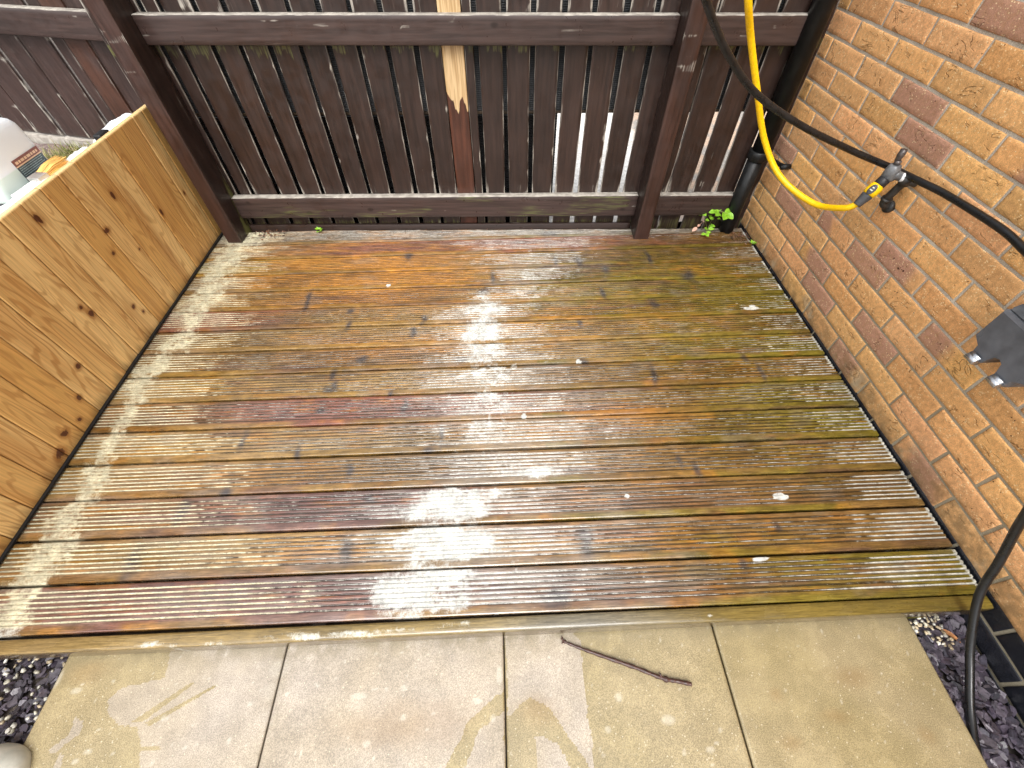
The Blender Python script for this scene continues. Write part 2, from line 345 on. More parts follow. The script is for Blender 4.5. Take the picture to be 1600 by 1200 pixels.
NX = 640
xs = np.linspace(X0, X1, NX)
allco, allf, A_res_glint, A_col, A_gr, A_foam = [], [], [], [], [], []
base = 0
board_ranges = [(GAPS[k] + .0035, GAPS[k + 1] - .0035) for k in range(14)] + [(GAPS[14] + .0035, .972)]
for bi, (ya, yb) in enumerate(board_ranges):
    prof = np.array(board_profile(ya, ya + .123, 7))
    prof = prof[prof[:, 0] <= yb + 1e-6]
    npf = len(prof)
    X = np.repeat(xs[None, :], npf, 0); Y = np.repeat(prof[:, :1], NX, 1); G = np.repeat(prof[:, 2:3], NX, 1)
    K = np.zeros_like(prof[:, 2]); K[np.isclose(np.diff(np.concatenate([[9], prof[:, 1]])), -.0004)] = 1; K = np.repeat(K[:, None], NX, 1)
    Z = np.repeat(prof[:, 1:2], NX, 1)
    # a little cupping, bow and wear
    bow = (vnoise(xs * 1.3, np.full(NX, bi * 7.7), 3) - .5) * .0035
    lift = (vnoise(xs * .9, np.full(NX, bi * 3.1), 9) - .5) * .003
    Z = Z + lift[None, :] + (fbm(X * 9, Y * 60, 2, 4) - .5) * .0008
    if bi == 14:      # the last, ripped board follows the fence line and stops short of it
        lim = .878 - .04 * (X + 1.64)
        Y = np.minimum(Y, np.maximum(lim, ya + .004 * G))
    Yp = Y + bow[None, :]
    allco.append(np.stack([X, Yp, Z], -1).reshape(-1, 3))
    idx = base + np.arange(npf * NX).reshape(npf, NX)
    allf.append(np.stack([idx[:-1, :-1], idx[:-1, 1:], idx[1:, 1:], idx[1:, :-1]], -1).reshape(-1, 4))
    base += npf * NX
    # --- wood colour
    t = TONES[bi]
    pos = np.clip((X - X0) / (X1 - X0) + (fbm(X * 5, Y * 30, 3, bi) - .5) * .25, 0, 1) * 3
    k = np.clip(np.floor(pos).astype(int), 0, 2); fr = (pos - k)[..., None]; fr = fr * fr * (3 - 2 * fr)
    T = np.array(t)
    C = T[k] * (1 - fr) + T[k + 1] * fr
    def blend(C, m, col): return C * (1 - m[..., None]) + col * m[..., None]
    st = fbm(X * 4.5, Y * 55, 4, 20 + bi)                    # streaks along the grain
    st2 = fbm(X * 11, Y * 40, 4, 40 + bi)
    C = blend(C, ellmask(X, Y, REDS, 3, .5, .8) * .75, np.where(st2[..., None] > .5, RED, PLUM) * .6 + PLUM * .4)
    C = blend(C, ellmask(X, Y, ORANGE, 6, .6, .9) * sstep(.3, .6, st) * .95, ORNG)
    C = blend(C, ellmask(X, Y, ALGAE, 8, .5, .9) * sstep(.25, .62, st2) * .85, OLIVE)
    flat = ((prof[:, 0] - ya < .0225))[:, None] * np.ones_like(X)
    C = blend(C, flat * sstep(.38, .62, fbm(X * 3, Y * 10, 3, 60 + bi)) * .75, np.where(X[..., None] > -1.2, OLIVE * 1.05, np.array((.20, .118, .03))))
    C = blend(C, sstep(.58, .75, st2) * .45, ORNG * .8)
    C = blend(C, sstep(.60, .78, fbm(X * 3.2, Y * 34, 4, 80 + bi)) * .55, PLUM * .75)
    C = blend(C, sstep(.62, .78, fbm(X * 7, Y * 18, 4, 95 + bi)) * .28, GREY)
    kn = ellmask(X, Y, [(e[0], e[1], e[2] * .62, e[3] * .95) for e in KNOT], 12, .9, .8)
    C = blend(C, kn * .85, np.array((.035, .032, .036)))
    fine = fbm(X * 26, Y * 160, 3, 120 + bi)
    C = C * (0.56 + 1.02 * fine)[..., None]
    dk = sstep(.50, .70, fbm(X * 2.6, Y * 9, 4, 140)) * .26
    C = C * (1 - dk)[..., None]
    milky_sheen = np.maximum(linemask(X, Y, GMID, 61, .6, .9, 1.0) * .8, .35 * linemask(X, Y, GLEFT, 62, .6, .9)) * sstep(.36, .66, fbm(X * 5, Y * 70, 4, 145)) * .42  # milky wet sheen painted into the wood colour as pale streaks
    C = blend(C, milky_sheen, np.array((.33, .30, .27)))
    C = C * (0.86 + .28 * st)[..., None]
    # groove floors and board sides take a darker colour, powder goes over it
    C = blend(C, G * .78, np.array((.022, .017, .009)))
    # --- pale powder in the grooves and over the boards, plus painted wet glints
    gl = linemask(X, Y, GLEFT, 31, .5, .65); gr = linemask(X, Y, GRIGHT, 32, .55, .7) * np.where(Y > -.55, .75, 1.0); gm = linemask(X, Y, GMID, 33, .55, .7)
    back = sstep(.70, .86, Y + .03 * (X + 1.64)) * .8
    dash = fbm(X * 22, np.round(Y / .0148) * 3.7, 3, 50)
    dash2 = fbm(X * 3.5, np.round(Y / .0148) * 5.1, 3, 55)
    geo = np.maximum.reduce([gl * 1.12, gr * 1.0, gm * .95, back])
    thin = .30 + .62 * sstep(.22, .62, dash2) + .16 * sstep(.1, .6, Y)  # fine line along each groove: painted wet highlight together with leftover powder
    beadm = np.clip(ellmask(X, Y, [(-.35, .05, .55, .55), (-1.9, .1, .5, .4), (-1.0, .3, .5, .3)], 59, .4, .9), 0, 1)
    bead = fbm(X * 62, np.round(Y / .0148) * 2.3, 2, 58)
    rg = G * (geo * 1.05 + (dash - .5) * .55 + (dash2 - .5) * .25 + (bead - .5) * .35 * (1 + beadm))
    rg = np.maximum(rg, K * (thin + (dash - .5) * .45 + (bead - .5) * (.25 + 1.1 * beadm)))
    bub = fbm(X * 40, Y * 70, 3, 71)
    cream = linemask(X, Y, CREAM, 34, .6, .9, 1.35)
    cream = cream * .92
    white = ellmask(X, Y, [(e[0], e[1], e[2] * 1.22, e[3] * 1.2, e[4] * 1.15) for e in WHITE], 35, .55, .75)
    white = np.maximum(white, ellmask(X, Y, [(-1.41, .14, .085, .17, 1), (-1.40, -.10, .11, .24, .9), (-1.40, -.30, .13, .22, .72), (-1.34, -.52, .15, .22, .55), (-1.51, -.73, .12, .09, 1), (-1.54, -.82, .13, .09, 1), (-1.58, -.90, .12, .09, 1), (-1.60, -.98, .10, .07, 1), (-1.20, .45, .10, .25, .42), (-1.5, -.85, .28, .25, .45)], 46, .6, .8) * (.62 + .75 * fbm(X * 9, Y * 30, 3, 47)))
    white = white * np.where(flat > 0, .55 + .5 * fbm(X * 8, Y * 8, 2, 48), 1)
    spray = sstep(.70, .80, fbm(X * 34, Y * 64, 2, 77)) * np.maximum.reduce([gm * .8, gl * .45, .22 * np.ones_like(X)])
    streak = np.maximum.reduce([linemask(X, Y, s, 36, .9, .9, 1.5) for s in STREAK]) * sstep(.36, .62, fbm(X * 24, Y * 30, 3, 78))
    fleck = ellmask(X, Y, FLECK, 37, .5, .3)
    pow_ = np.maximum(cream, white) 
    land = pow_ * (.62 + .66 * bub) * (1 - .06 * (1 - G))
    # spread thinly along the grain beyond each patch
    res_glint = np.maximum.reduce([land, rg, spray * .75, streak * .72, fleck * 1.2])
    edge = sstep(-.030, -.012, X) * .85 * sstep(.30, .5, fbm(X * 0, Y * 14, 3, 66))
    res_glint = np.maximum(res_glint, edge * (1 - flat * .5))
    A_res_glint.append(res_glint.ravel()); A_col.append(C.reshape(-1, 3)); A_gr.append(G.ravel())
    warm = np.clip(gl * 1.2 - white + .25 * (X < -2.2) + .3 * gr, 0, 1)
    A_foam.append(warm.ravel())
me = bpy.data.meshes.new('decking')
quick_mesh(me, np.concatenate(allco), np.concatenate(allf))
fattr(me, 'residue_glint', np.concatenate(A_res_glint)); cattr(me, 'wood', np.concatenate(A_col))
fattr(me, 'groove', np.concatenate(A_gr)); fattr(me, 'warm', np.concatenate(A_foam))

def deck_material():
    t = NT('wet_deck_wood')
    wood = t.attr('wood', True)
    grain = t.noise(1, 5, t.map((14, 330, 60)))
    grain2 = t.noise(1, 4, t.map((60, 900, 60)))
    c = t.mul(wood, t.ramp(grain, .25, .75, .62, 1.42))
    c = t.mul(c, t.ramp(grain2, .3, .7, .78, 1.22))
    # hairline dark checks along the grain
    chk = t.ramp(t.noise(1, 2, t.map((7, 420, 40))), .30, .36, .45, 1.0)
    c = t.mul(c, chk)
    n = t.noise(260, 3); n2 = t.noise(70, 3)
    f = t.math('ADD', t.attr('residue_glint'), t.math('ADD', t.math('MULTIPLY', t.math('SUBTRACT', n, .5), .55), t.math('MULTIPLY', t.math('SUBTRACT', n2, .5), .7)))
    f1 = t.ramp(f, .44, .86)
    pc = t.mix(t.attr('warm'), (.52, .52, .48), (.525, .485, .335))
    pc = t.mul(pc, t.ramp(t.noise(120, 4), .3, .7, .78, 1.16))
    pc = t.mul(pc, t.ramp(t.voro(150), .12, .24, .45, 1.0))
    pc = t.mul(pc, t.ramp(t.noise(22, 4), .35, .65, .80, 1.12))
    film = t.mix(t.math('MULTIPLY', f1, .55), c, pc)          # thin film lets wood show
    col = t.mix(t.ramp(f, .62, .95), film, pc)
    wet = t.ramp(t.noise(9, 4, t.map((1, 2.2, 1))), .35, .68, .10, .34)
    rough = t.math('MAXIMUM', wet, t.math('MULTIPLY', f1, .7))
    h = t.math('ADD', t.math('MULTIPLY', grain, .5), t.math('MULTIPLY', f1, .5))
    h = t.math('ADD', h, t.math('MULTIPLY', t.ramp(t.voro(230), 0, .5, 1, 0), t.math('MULTIPLY', t.ramp(t.noise(14, 2), .5, .62), .5)))
    return t.done(col, rough, t.bump(h, .45, .0014), .6, 0, Coat_Weight=t.math('SUBTRACT', .45, t.math('MULTIPLY', f1, .45)), Coat_Roughness=.12)
M_DECK = deck_material()

deck = empty('garden_deck', (-1.44, -.08, 0))
tag(deck, 'wet grooved timber deck streaked with white cleaning powder', 'deck')
def part(name, mb_or_me, m, parent, smooth=False, label=None):
    """parts are modelled in world metres and hung under the thing"""
    me_ = mb_or_me.mesh(name) if isinstance(mb_or_me, MB) else mb_or_me
    o = link(name, me_, m, None, smooth)
    bpy.context.view_layer.update()
    o.parent = parent
    o.matrix_parent_inverse = parent.matrix_world.inverted()
    if label: o['label'] = label
    return o
bpy.context.view_layer.update()
part('decking', me, M_DECK, deck, True)
# sharp groove edges read better flat
for p in me.polygons: p.use_smooth = False

# edging board along the front
ey = np.array([(-1.0745, -.085), (-1.0755, -.03), (-1.0752, -.006), (-1.073, -.0015), (-1.068, 0), (-1.060, .0006), (-1.050, .0004), (-1.0420, -.0004), (-1.0395, -.003), (-1.0390, -.02), (-1.0390, -.085)])
NE = 520
xe = np.linspace(-2.868, -.007, NE)
Xe = np.repeat(xe[None], len(ey), 0); Ye = np.repeat(ey[:, :1], NE, 1); Ze = np.repeat(ey[:, 1:], NE, 1)
Ye2 = Ye + .0022 * np.clip(Xe + 1.44, -2, 2) * .9 + (vnoise(xe * 1.2, xe * 0, 5) - .5)[None] * .003
Ze = Ze + (vnoise(xe * 1.6, xe * 0 + 4, 6) - .5)[None] * .004
me = grid_mesh('edge_board', NE, len(ey), np.stack([Xe, Ye2, Ze], -1))
tt = np.clip((Xe + 2.9) / 2.9, 0, 1)[..., None]
Ce = np.array((.20, .135, .055)) * (1 - tt) + np.array((.165, .118, .020)) * tt
n1 = fbm(Xe * 6, Ye * 60, 4, 3)[..., None]; n2 = fbm(Xe * 3, Ye * 25, 3, 8)[..., None]
Ce = Ce * (.6 + .8 * n1); gm_ = np.exp(-((Xe + 1.15) / .25) ** 2)[..., None]
Ce = Ce * (1 - gm_ * .7) + np.array((.17, .155, .12)) * gm_ * .7
Ce = np.where(n2 > .56, Ce * .75, Ce)
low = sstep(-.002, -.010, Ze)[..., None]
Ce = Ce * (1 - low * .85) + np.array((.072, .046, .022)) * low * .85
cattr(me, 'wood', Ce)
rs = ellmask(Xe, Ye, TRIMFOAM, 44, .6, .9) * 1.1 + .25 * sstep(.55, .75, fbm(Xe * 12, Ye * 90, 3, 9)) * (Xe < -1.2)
fattr(me, 'residue_glint', rs * .85); fattr(me, 'warm', np.full(Xe.size, .35)); fattr(me, 'groove', np.zeros(Xe.size))
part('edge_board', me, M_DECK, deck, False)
M_DARKWOOD = plain('wet_dark_timber', (.045, .03, .018), .5, .4, 0, .4, 30, .4)
mb = MB()
for yy in (-1.0, -.55, -.1, .35, .8): mb.box(X0 + .01, X1 - .01, yy - .022, yy + .022, -.12, -.031, .002)
for xx in (X0 + .01, -1.9, -.96): mb.box(xx, xx + .04, -1.04, .82, -.122, -.0325, .002)
part('joists', mb, M_DARKWOOD, deck)
M_MOSSPOST = NT('mossy_post'); _t = M_MOSSPOST
M_MOSSPOST = _t.done(_t.mix(_t.ramp(_t.noise(60, 4), .4, .6), (.10, .055, .02), (.085, .095, .012)), .8, _t.bump(_t.noise(140, 4), .6, .003), .2)
mb = MB(); mb.box(-.165, -.115, -1.07, -1.045, -.15, -.03, .004)
part('support_leg', mb, M_MOSSPOST, deck, False, 'stubby mossy green leg under the deck corner')

# ------------------------------------------------------------------ ground
def wet_ground_material():
    t = NT('bare_ground')
    c = t.mix(t.ramp(t.noise(20, 5), .35, .65), (.045, .035, .03), (.10, .08, .065))
    return t.done(c, .7, t.bump(t.noise(60, 5), .8, .01), .3)
mb = MB()
mb.add([(-60, -60, -.152), (60, -60, -.152), (60, 60, -.152), (-60, 60, -.152)], [(0, 1, 2, 3)])
g = mb.build('ground', wet_ground_material()); tag(g, 'damp bare earth under and around the yard', 'ground', kind='structure')

# paving slabs
def slab_material():
    t = NT('paving_stone')
    wetm = t.attr('wet')
    n = t.noise(430, 2); n2 = t.noise(14, 5); n3 = t.noise(3, 3)
    dry = t.mix(t.ramp(n3, .35, .65), (.375, .326, .268), (.338, .285, .212))
    wt = t.mix(t.ramp(n3, .35, .65), (.278, .224, .115), (.308, .250, .142))
    c = t.mix(t.ramp(t.math('ADD', wetm, t.math('MULTIPLY', t.math('SUBTRACT', t.noise(90, 4), .5), .35)), .40, .60), dry, wt)
    c = t.mul(c, t.ramp(n2, .3, .7, .86, 1.10))
    c = t.mul(c, t.ramp(n, .3, .7, .70, 1.28))
    c = t.mix(t.math('MULTIPLY', t.ramp(t.voro(85), .10, .17, .75, 0), t.ramp(t.noise(40, 2), .4, .55)), c, (.58, .52, .38))
    c = t.mix(t.math('MULTIPLY', t.attr('stain'), .32), c, (.22, .125, .045))
    c = t.mix(t.math('MULTIPLY', t.attr('edge_tone'), t.ramp(t.noise(24, 5), .35, .6)), c, (.20, .165, .095))
    c = t.mix(t.math('MULTIPLY', t.attr('spot'), .75), c, (.68, .66, .57))
    rib = t.n('ShaderNodeTexWave'); t.lk(t.map((1, 1, 1), (0, 0, math.radians(38))), rib.inputs['Vector'])
    rib.inputs['Scale'].default_value = 42; rib.inputs['Distortion'].default_value = 1.2
    h = t.math('ADD', t.math('MULTIPLY', n, .6), t.math('MULTIPLY', rib.outputs['Fac'], .12))
    rough = t.math('ADD', t.ramp(wetm, .4, .6, .62, .26), t.math('MULTIPLY', t.math('SUBTRACT', n2, .5), .25))
    return t.done(c, rough, t.bump(h, .5, .0012), .45)
M_SLAB = slab_material()
SLAB_X = [(-2.606, -1.9885), (-1.9855, -1.3665), (-1.3630, -.7555), (-.7515, -.172)]
ZS = -.105
def slab(x0, x1, y0, y1, z, i):
    nu, nv = int((x1 - x0) / .0045), int((y1 - y0) / .0045)
    u = np.linspace(x0, x1, nu); v = np.linspace(y0, y1, nv)
    X, Y = np.meshgrid(u, v)
    Z = z + (fbm(X * 6, Y * 6, 3, 4) - .5) * .0012
    ed = np.minimum.reduce([X - x0, x1 - X, Y - y0, y1 - Y])
    Z = Z - .0025 * (1 - sstep(0, .004, ed)) 
    me = grid_mesh('paving_slab', nu, nv, np.stack([X, Y, Z], -1))
    wx = X + (fbm(X * 40, Y * 40, 3, 5) - .5) * .016; wy = Y + (fbm(X * 40, Y * 40, 3, 6) - .5) * .016
    wet = np.ones_like(X)
    for p in DRY: wet[polymask(wx, wy, p)] = 0
    for p in WETIN: wet[polymask(X, Y, p)] = .8
    if i in (0, 1): wet = np.maximum(wet, .30 * sstep(.50, .66, fbm(X * 5, Y * 8, 3, 15)) * (i == 1))
    fattr(me, 'wet', wet)
    sp = ellmask(X, Y, SPOT, 17, .35, .35)
    sp = np.maximum(sp * .36, .4 * sstep(.84, .90, fbm(X * 70, Y * 70, 2, 19)))
    fattr(me, 'spot', sp); fattr(me, 'stain', ellmask(X, Y, SLABSTAIN, 18, .6, .9))
    fattr(me, 'edge_tone', sstep(-1.15, -1.06, Y) * .45 + .25 * (1 - sstep(0, .05, ed)))  # darker towards the deck and along the slab edges
    # skirt down into the joint
    o = link('paving_slab', me, M_SLAB)
    sol = o.modifiers.new('thickness', 'SOLIDIFY'); sol.thickness = .035; sol.offset = -1
    return tag(o, None, None, None, 'structure')
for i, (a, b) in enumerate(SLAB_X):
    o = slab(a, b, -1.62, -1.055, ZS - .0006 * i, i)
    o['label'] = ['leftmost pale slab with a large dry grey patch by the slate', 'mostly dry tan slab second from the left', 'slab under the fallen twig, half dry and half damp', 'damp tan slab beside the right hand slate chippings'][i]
    o['category'] = 'paving'
    o['group'] = 'paving slabs along the deck front'
for i in range(4):      # the next row, just behind the camera
    a, b = SLAB_X[i]
    o = slab(a, b, -2.22, -1.6235, ZS - .001, 9)
    o['label'] = 'paving slab of the row behind the first'; o['category'] = 'paving'; o['group'] = 'paving slabs further from the deck'

# slate chippings with cream pebbles
def chips(name, x0, x1, y0, y1, z, n, smin, smax, cols, clip=None, flat=.25, dens=None):
    mb = MB(); cl = []
    k = 0; tries = 0
    while k < n and tries < n * 12:
        tries += 1
        x = rng.uniform(x0, x1); y = rng.uniform(y0, y1)
        if clip and not clip(x, y): continue
        if dens and rng.random() > dens(x, y): continue
        s = rng.uniform(smin, smax); m = rng.integers(5, 8)
        a0 = rng.uniform(0, 6.28); asp = rng.uniform(.5, .95)
        th = s * flat * rng.uniform(.6, 1.4)
        ring = []
        for j in range(m):
            a = a0 + 2 * math.pi * j / m + rng.uniform(-.3, .3); r = s * rng.uniform(.75, 1.1)
            ring.append(Vector((r * math.cos(a), r * asp * math.sin(a), 0)))
        Rm = Matrix.Rotation(rng.normal(0, .38), 3, 'X') @ Matrix.Rotation(rng.normal(0, .38), 3, 'Y') @ Matrix.Rotation(rng.uniform(0, 6.28), 3, 'Z')
        zc = z + rng.uniform(0, .012)
        c0 = Vector((x, y, zc))
        vs = [c0 + Rm @ (q * .93 + Vector((0, 0, th))) for q in ring] + [c0 + Rm @ q for q in ring]
        b = len(mb.v)
        fs = [tuple(range(m))] + [(j, j + m, (j + 1) % m + m, (j + 1) % m) for j in range(m)] + [tuple(range(2 * m - 1, m - 1, -1))]
        mb.add(vs, fs)
        c = np.array(cols[rng.integers(len(cols))]) * rng.uniform(.7, 1.35)
        cl += [c] * (2 * m)
        k += 1
    me = mb.mesh(name)
    cattr(me, 'tint', np.array(cl))
    return me
def stone_material(name, rough):
    t = NT(name)
    c = t.mul(t.attr('tint', True), t.ramp(t.noise(90, 4), .3, .7, .7, 1.3))
    return t.done(c, t.ramp(t.noise(50, 3), .3, .7, rough - .12, rough + .2), t.bump(t.noise(120, 4), .4, .002), .5)
M_SLATE = stone_material('wet_slate', .32); M_PEB = stone_material('pebble', .5)
SL = [(.060, .048, .066), (.075, .060, .080), (.045, .040, .052), (.09, .075, .092), (.052, .042, .050), (.10, .088, .105)]
right_clip = lambda x, y: x > -.165 + .10 * (y + 1.06) * .9 and x < -.012
o = link('slate_chippings', chips('slate_chippings', -.20, -.01, -1.62, -1.055, -.137, 800, .008, .021, SL, right_clip), M_SLATE)
tag(o, 'wet plum slate chippings between the slabs and the black brick', 'slate chippings', kind='stuff')
o = link('slate_chippings', chips('slate_chippings', -3.1, -2.60, -1.65, -1.02, -.137, 1900, .007, .018, [tuple(np.array(c) * .72) for c in SL]), M_SLATE)
tag(o, 'dark wet slate chippings left of the paving, mixed with pebbles', 'slate chippings', kind='stuff')
PB = [(.62, .58, .46), (.55, .45, .30), (.70, .68, .60), (.42, .34, .22)]
o = link('pebbles', chips('pebbles', -.17, -.07, -1.15, -1.055, -.122, 60, .004, .008, PB, lambda x, y: right_clip(x, y) and y > -1.11 - .6 * (x + .16), .8), M_PEB, None, True)
tag(o, 'small cream pebbles by the mossy leg under the right deck corner', 'pebbles', kind='stuff')
o = link('pebbles', chips('pebbles', -2.98, -2.61, -1.28, -1.05, -.122, 120, .004, .0085, [tuple(np.array(c) * .7) for c in PB], None, .8, lambda x, y: .35 + .65 * (vnoise(x * 30, y * 30, 4) > .45)), M_PEB, None, True)
tag(o, 'small cream pebbles among the dark slate at the left', 'pebbles', kind='stuff')

# pale boulder at the left edge
bm = bmesh.new(); bmesh.ops.create_icosphere(bm, subdivisions=4, radius=1)
for v in bm.verts:
    p = v.co
    k = 1 + .09 * (float(vnoise(p.x * 1.6 + 5, p.y * 1.6 + p.z, 3)) - .5) * 2 + .03 * (float(vnoise(p.x * 5, p.y * 5 + p.z * 3, 8)) - .5)
    v.co = Vector((p.x * .115 * k, p.y * .085 * k, p.z * .062 * k))
mb = MB(); mb.bm(bm)
t = NT('pale_boulder')
M_BOULDER = t.done(t.mix(t.ramp(t.noise(14, 4, None, .6, 1.0), .35, .65), (.46, .46, .40), (.60, .58, .50)), .55, t.bump(t.noise(60, 4), .3, .002), .4)
o = mb.build('boulder', M_BOULDER, None, True); o.location = (-2.665, -1.345, -.095); o.rotation_euler = (0, 0, .3)
tag(o, 'smooth pale grey boulder resting on the slate', 'boulder')

# twig on the slab
TW = [(-1.197, -1.080, -.098), (-1.193, -1.091, -.098), (-1.151, -1.109, -.0985), (-1.09, -1.131, -.098), (-1.0, -1.163, -.096), (-.933, -1.189, -.0985), (-.895, -1.197, -.098), (-.859, -1.205, -.0985)]
mb = MB(); sp = spline(TW, 8)
rr = [.0022 + .0030 * min(i / len(sp) * 2.2, 1) + .0007 * math.sin(i * 1.7) + (.0022 if i in (9, 41, 42) else 0) for i in range(len(sp))]
mb.tube(sp, rr, 8)
mb.tube([(-1.192, -1.091, -.098), (-1.197, -1.095, -.097), (-1.2, -1.097, -.095)], [.003, .0025, .001], 6)
mb.tube([(-.935, -1.188, -.098), (-.938, -1.180, -.094), (-.942, -1.176, -.092)], [.004, .003, .001], 6)
M_BARK = plain('wet_bark', (.055, .024, .018), .4, .5, 0, .45, 120, .6)
o = mb.build('twig', M_BARK, None, True); tag(o, 'thin reddish brown twig lying across the damp slab', 'twig')
# ------------------------------------------------------------------ brick house wall (face at x = 0)
PURPLE = {(2, -3): (0, 1), (8, -1): (0, 1), (9, -2): (0, 1), (4, 0): (.1, 1), (3, -1): (0, 1), (1, -2): (0, .8), (0, -1): (0, 1), (3, -2): (.6, 1),
          (1, 0): (0, 1), (9, 0): (0, .5), (3, 1): (.45, 1), (-1, 0): (.25, 1), (-1, 2): (.15, .8), (12, -1): (0, 1), (4, -4): (0, 1), (12, 1): (0, 1), (10, 2): (.5, 1)}
def brick_geo(y0, y1, z0, z1, seed):
    nu, nv = 13, 6
    u = np.array([0, .012, .05] + list(np.linspace(.14, .86, nu - 6)) + [.95, .988, 1]); v = np.array([0, .035, .2, .8, .965, 1])
    U, V = np.meshgrid(u, v)
    Y = y0 + (y1 - y0) * U; Z = z0 + (z1 - z0) * V
    jit = lambda s: (vnoise(Y * 40, Z * 40, s) - .5)
    ring = ((U <= 0) | (U >= 1) | (V <= 0) | (V >= 1))
    Yj = Y + jit(seed % 90 + 1) * .0022; Zj = Z + jit(seed % 90 + 7) * .0018
    D = (fbm(Y * 18 + seed, Z * 30, 3, 2) - .5) * .0030 + (rng.random() - .5) * .0018
    Xc = D + np.where(ring, .0016, 0.0)
    co = np.stack([Xc, Yj, Zj], -1)
    return U, V, co
def wall_mesh(name, rows, ylo, yhi, black=False):
    co_all, f_all, tint, pur, dirt, bid = [], [], [], [], [], []
    b = 0
    J = .0046
    for r in rows:
        off = 0 if r % 2 == 0 else .5
        z0 = .09 + r * .075 + J; z1 = .09 + (r + 1) * .075 - J
        if r == -1: z0 = .009
        for k in range(int(-yhi / .225) - 1, int(-ylo / .225) + 2):
            ya = -(k + 1 + off) * .225 + J; yb = -(k + off) * .225 - J
            if yb < ylo or ya > yhi: continue
            ya = max(ya, ylo); yb = min(yb, yhi)
            if yb - ya < .03: continue
            seed = (r * 31 + k * 17) % 997
            U, V, co = brick_geo(ya, yb, z0, z1, seed)
            nv, nu = U.shape
            # front grid plus a skirt that runs back into the mortar
            idx = b + np.arange(nu * nv).reshape(nv, nu)
            f = np.stack([idx[:-1, :-1], idx[1:, :-1], idx[1:, 1:], idx[:-1, 1:]], -1).reshape(-1, 4)
            per = np.concatenate([idx[0, :-1], idx[:-1, -1], idx[-1, :0:-1], idx[:0:-1, 0]])
            pc = co.reshape(-1, 3)[per - b].copy(); pc[:, 0] = .016
            sk = b + nu * nv + np.arange(len(per))
            f2 = np.stack([per, np.roll(per, -1), np.roll(sk, -1), sk], -1)
            co_all.append(np.concatenate([co.reshape(-1, 3), pc])); f_all.append(np.concatenate([f, f2]))
            n = nu * nv + len(per)
            hb = rng.random(3)
            base = np.array((.72, .392, .155)) * (.86 + .26 * hb[0]) * np.array((1, .95 + .10 * hb[1], .92 + .22 * hb[2]))
            if black: base = np.array((.012, .013, .017)) * (.8 + .5 * hb[0])
            tint.append(np.repeat(base[None], n, 0))
            pm = np.zeros_like(U)
            rg = PURPLE.get((r, k))
            if rg is None and not black and (r > 13 or k > 3 or k < -4) and rng.random() < .05: rg = (0, 1) if rng.random() < .5 else (.5, 1)
            if rg is not None:
                Uu = U + (fbm(co[..., 1] * 20, co[..., 2] * 20, 3, 5) - .5) * .5
                pm = sstep(rg[0] - .08, rg[0] + .08, Uu if rg[0] > 0 else Uu + 1) * (1 - sstep(rg[1] - .08, rg[1] + .08, Uu if rg[1] < 1 else Uu - 1))
                pm = 1 - pm if False else pm
            pur.append(np.concatenate([pm.ravel(), pm.ravel()[per - b]]))
            dm = sstep(.13, .02, co[..., 2] + (fbm(co[..., 1] * 6, co[..., 2] * 20, 3, 12) - .5) * .10)
            dirt.append(np.concatenate([dm.ravel(), dm.ravel()[per - b]]))
            bid.append(np.full(n, hb[1]))
            b += n
    me = bpy.data.meshes.new(name)
    quick_mesh(me, np.concatenate(co_all), np.concatenate(f_all))
    cattr(me, 'tint', np.concatenate(tint)); fattr(me, 'purple', np.concatenate(pur)); fattr(me, 'dirt', np.concatenate(dirt)); fattr(me, 'rnd', np.concatenate(bid))
    return me

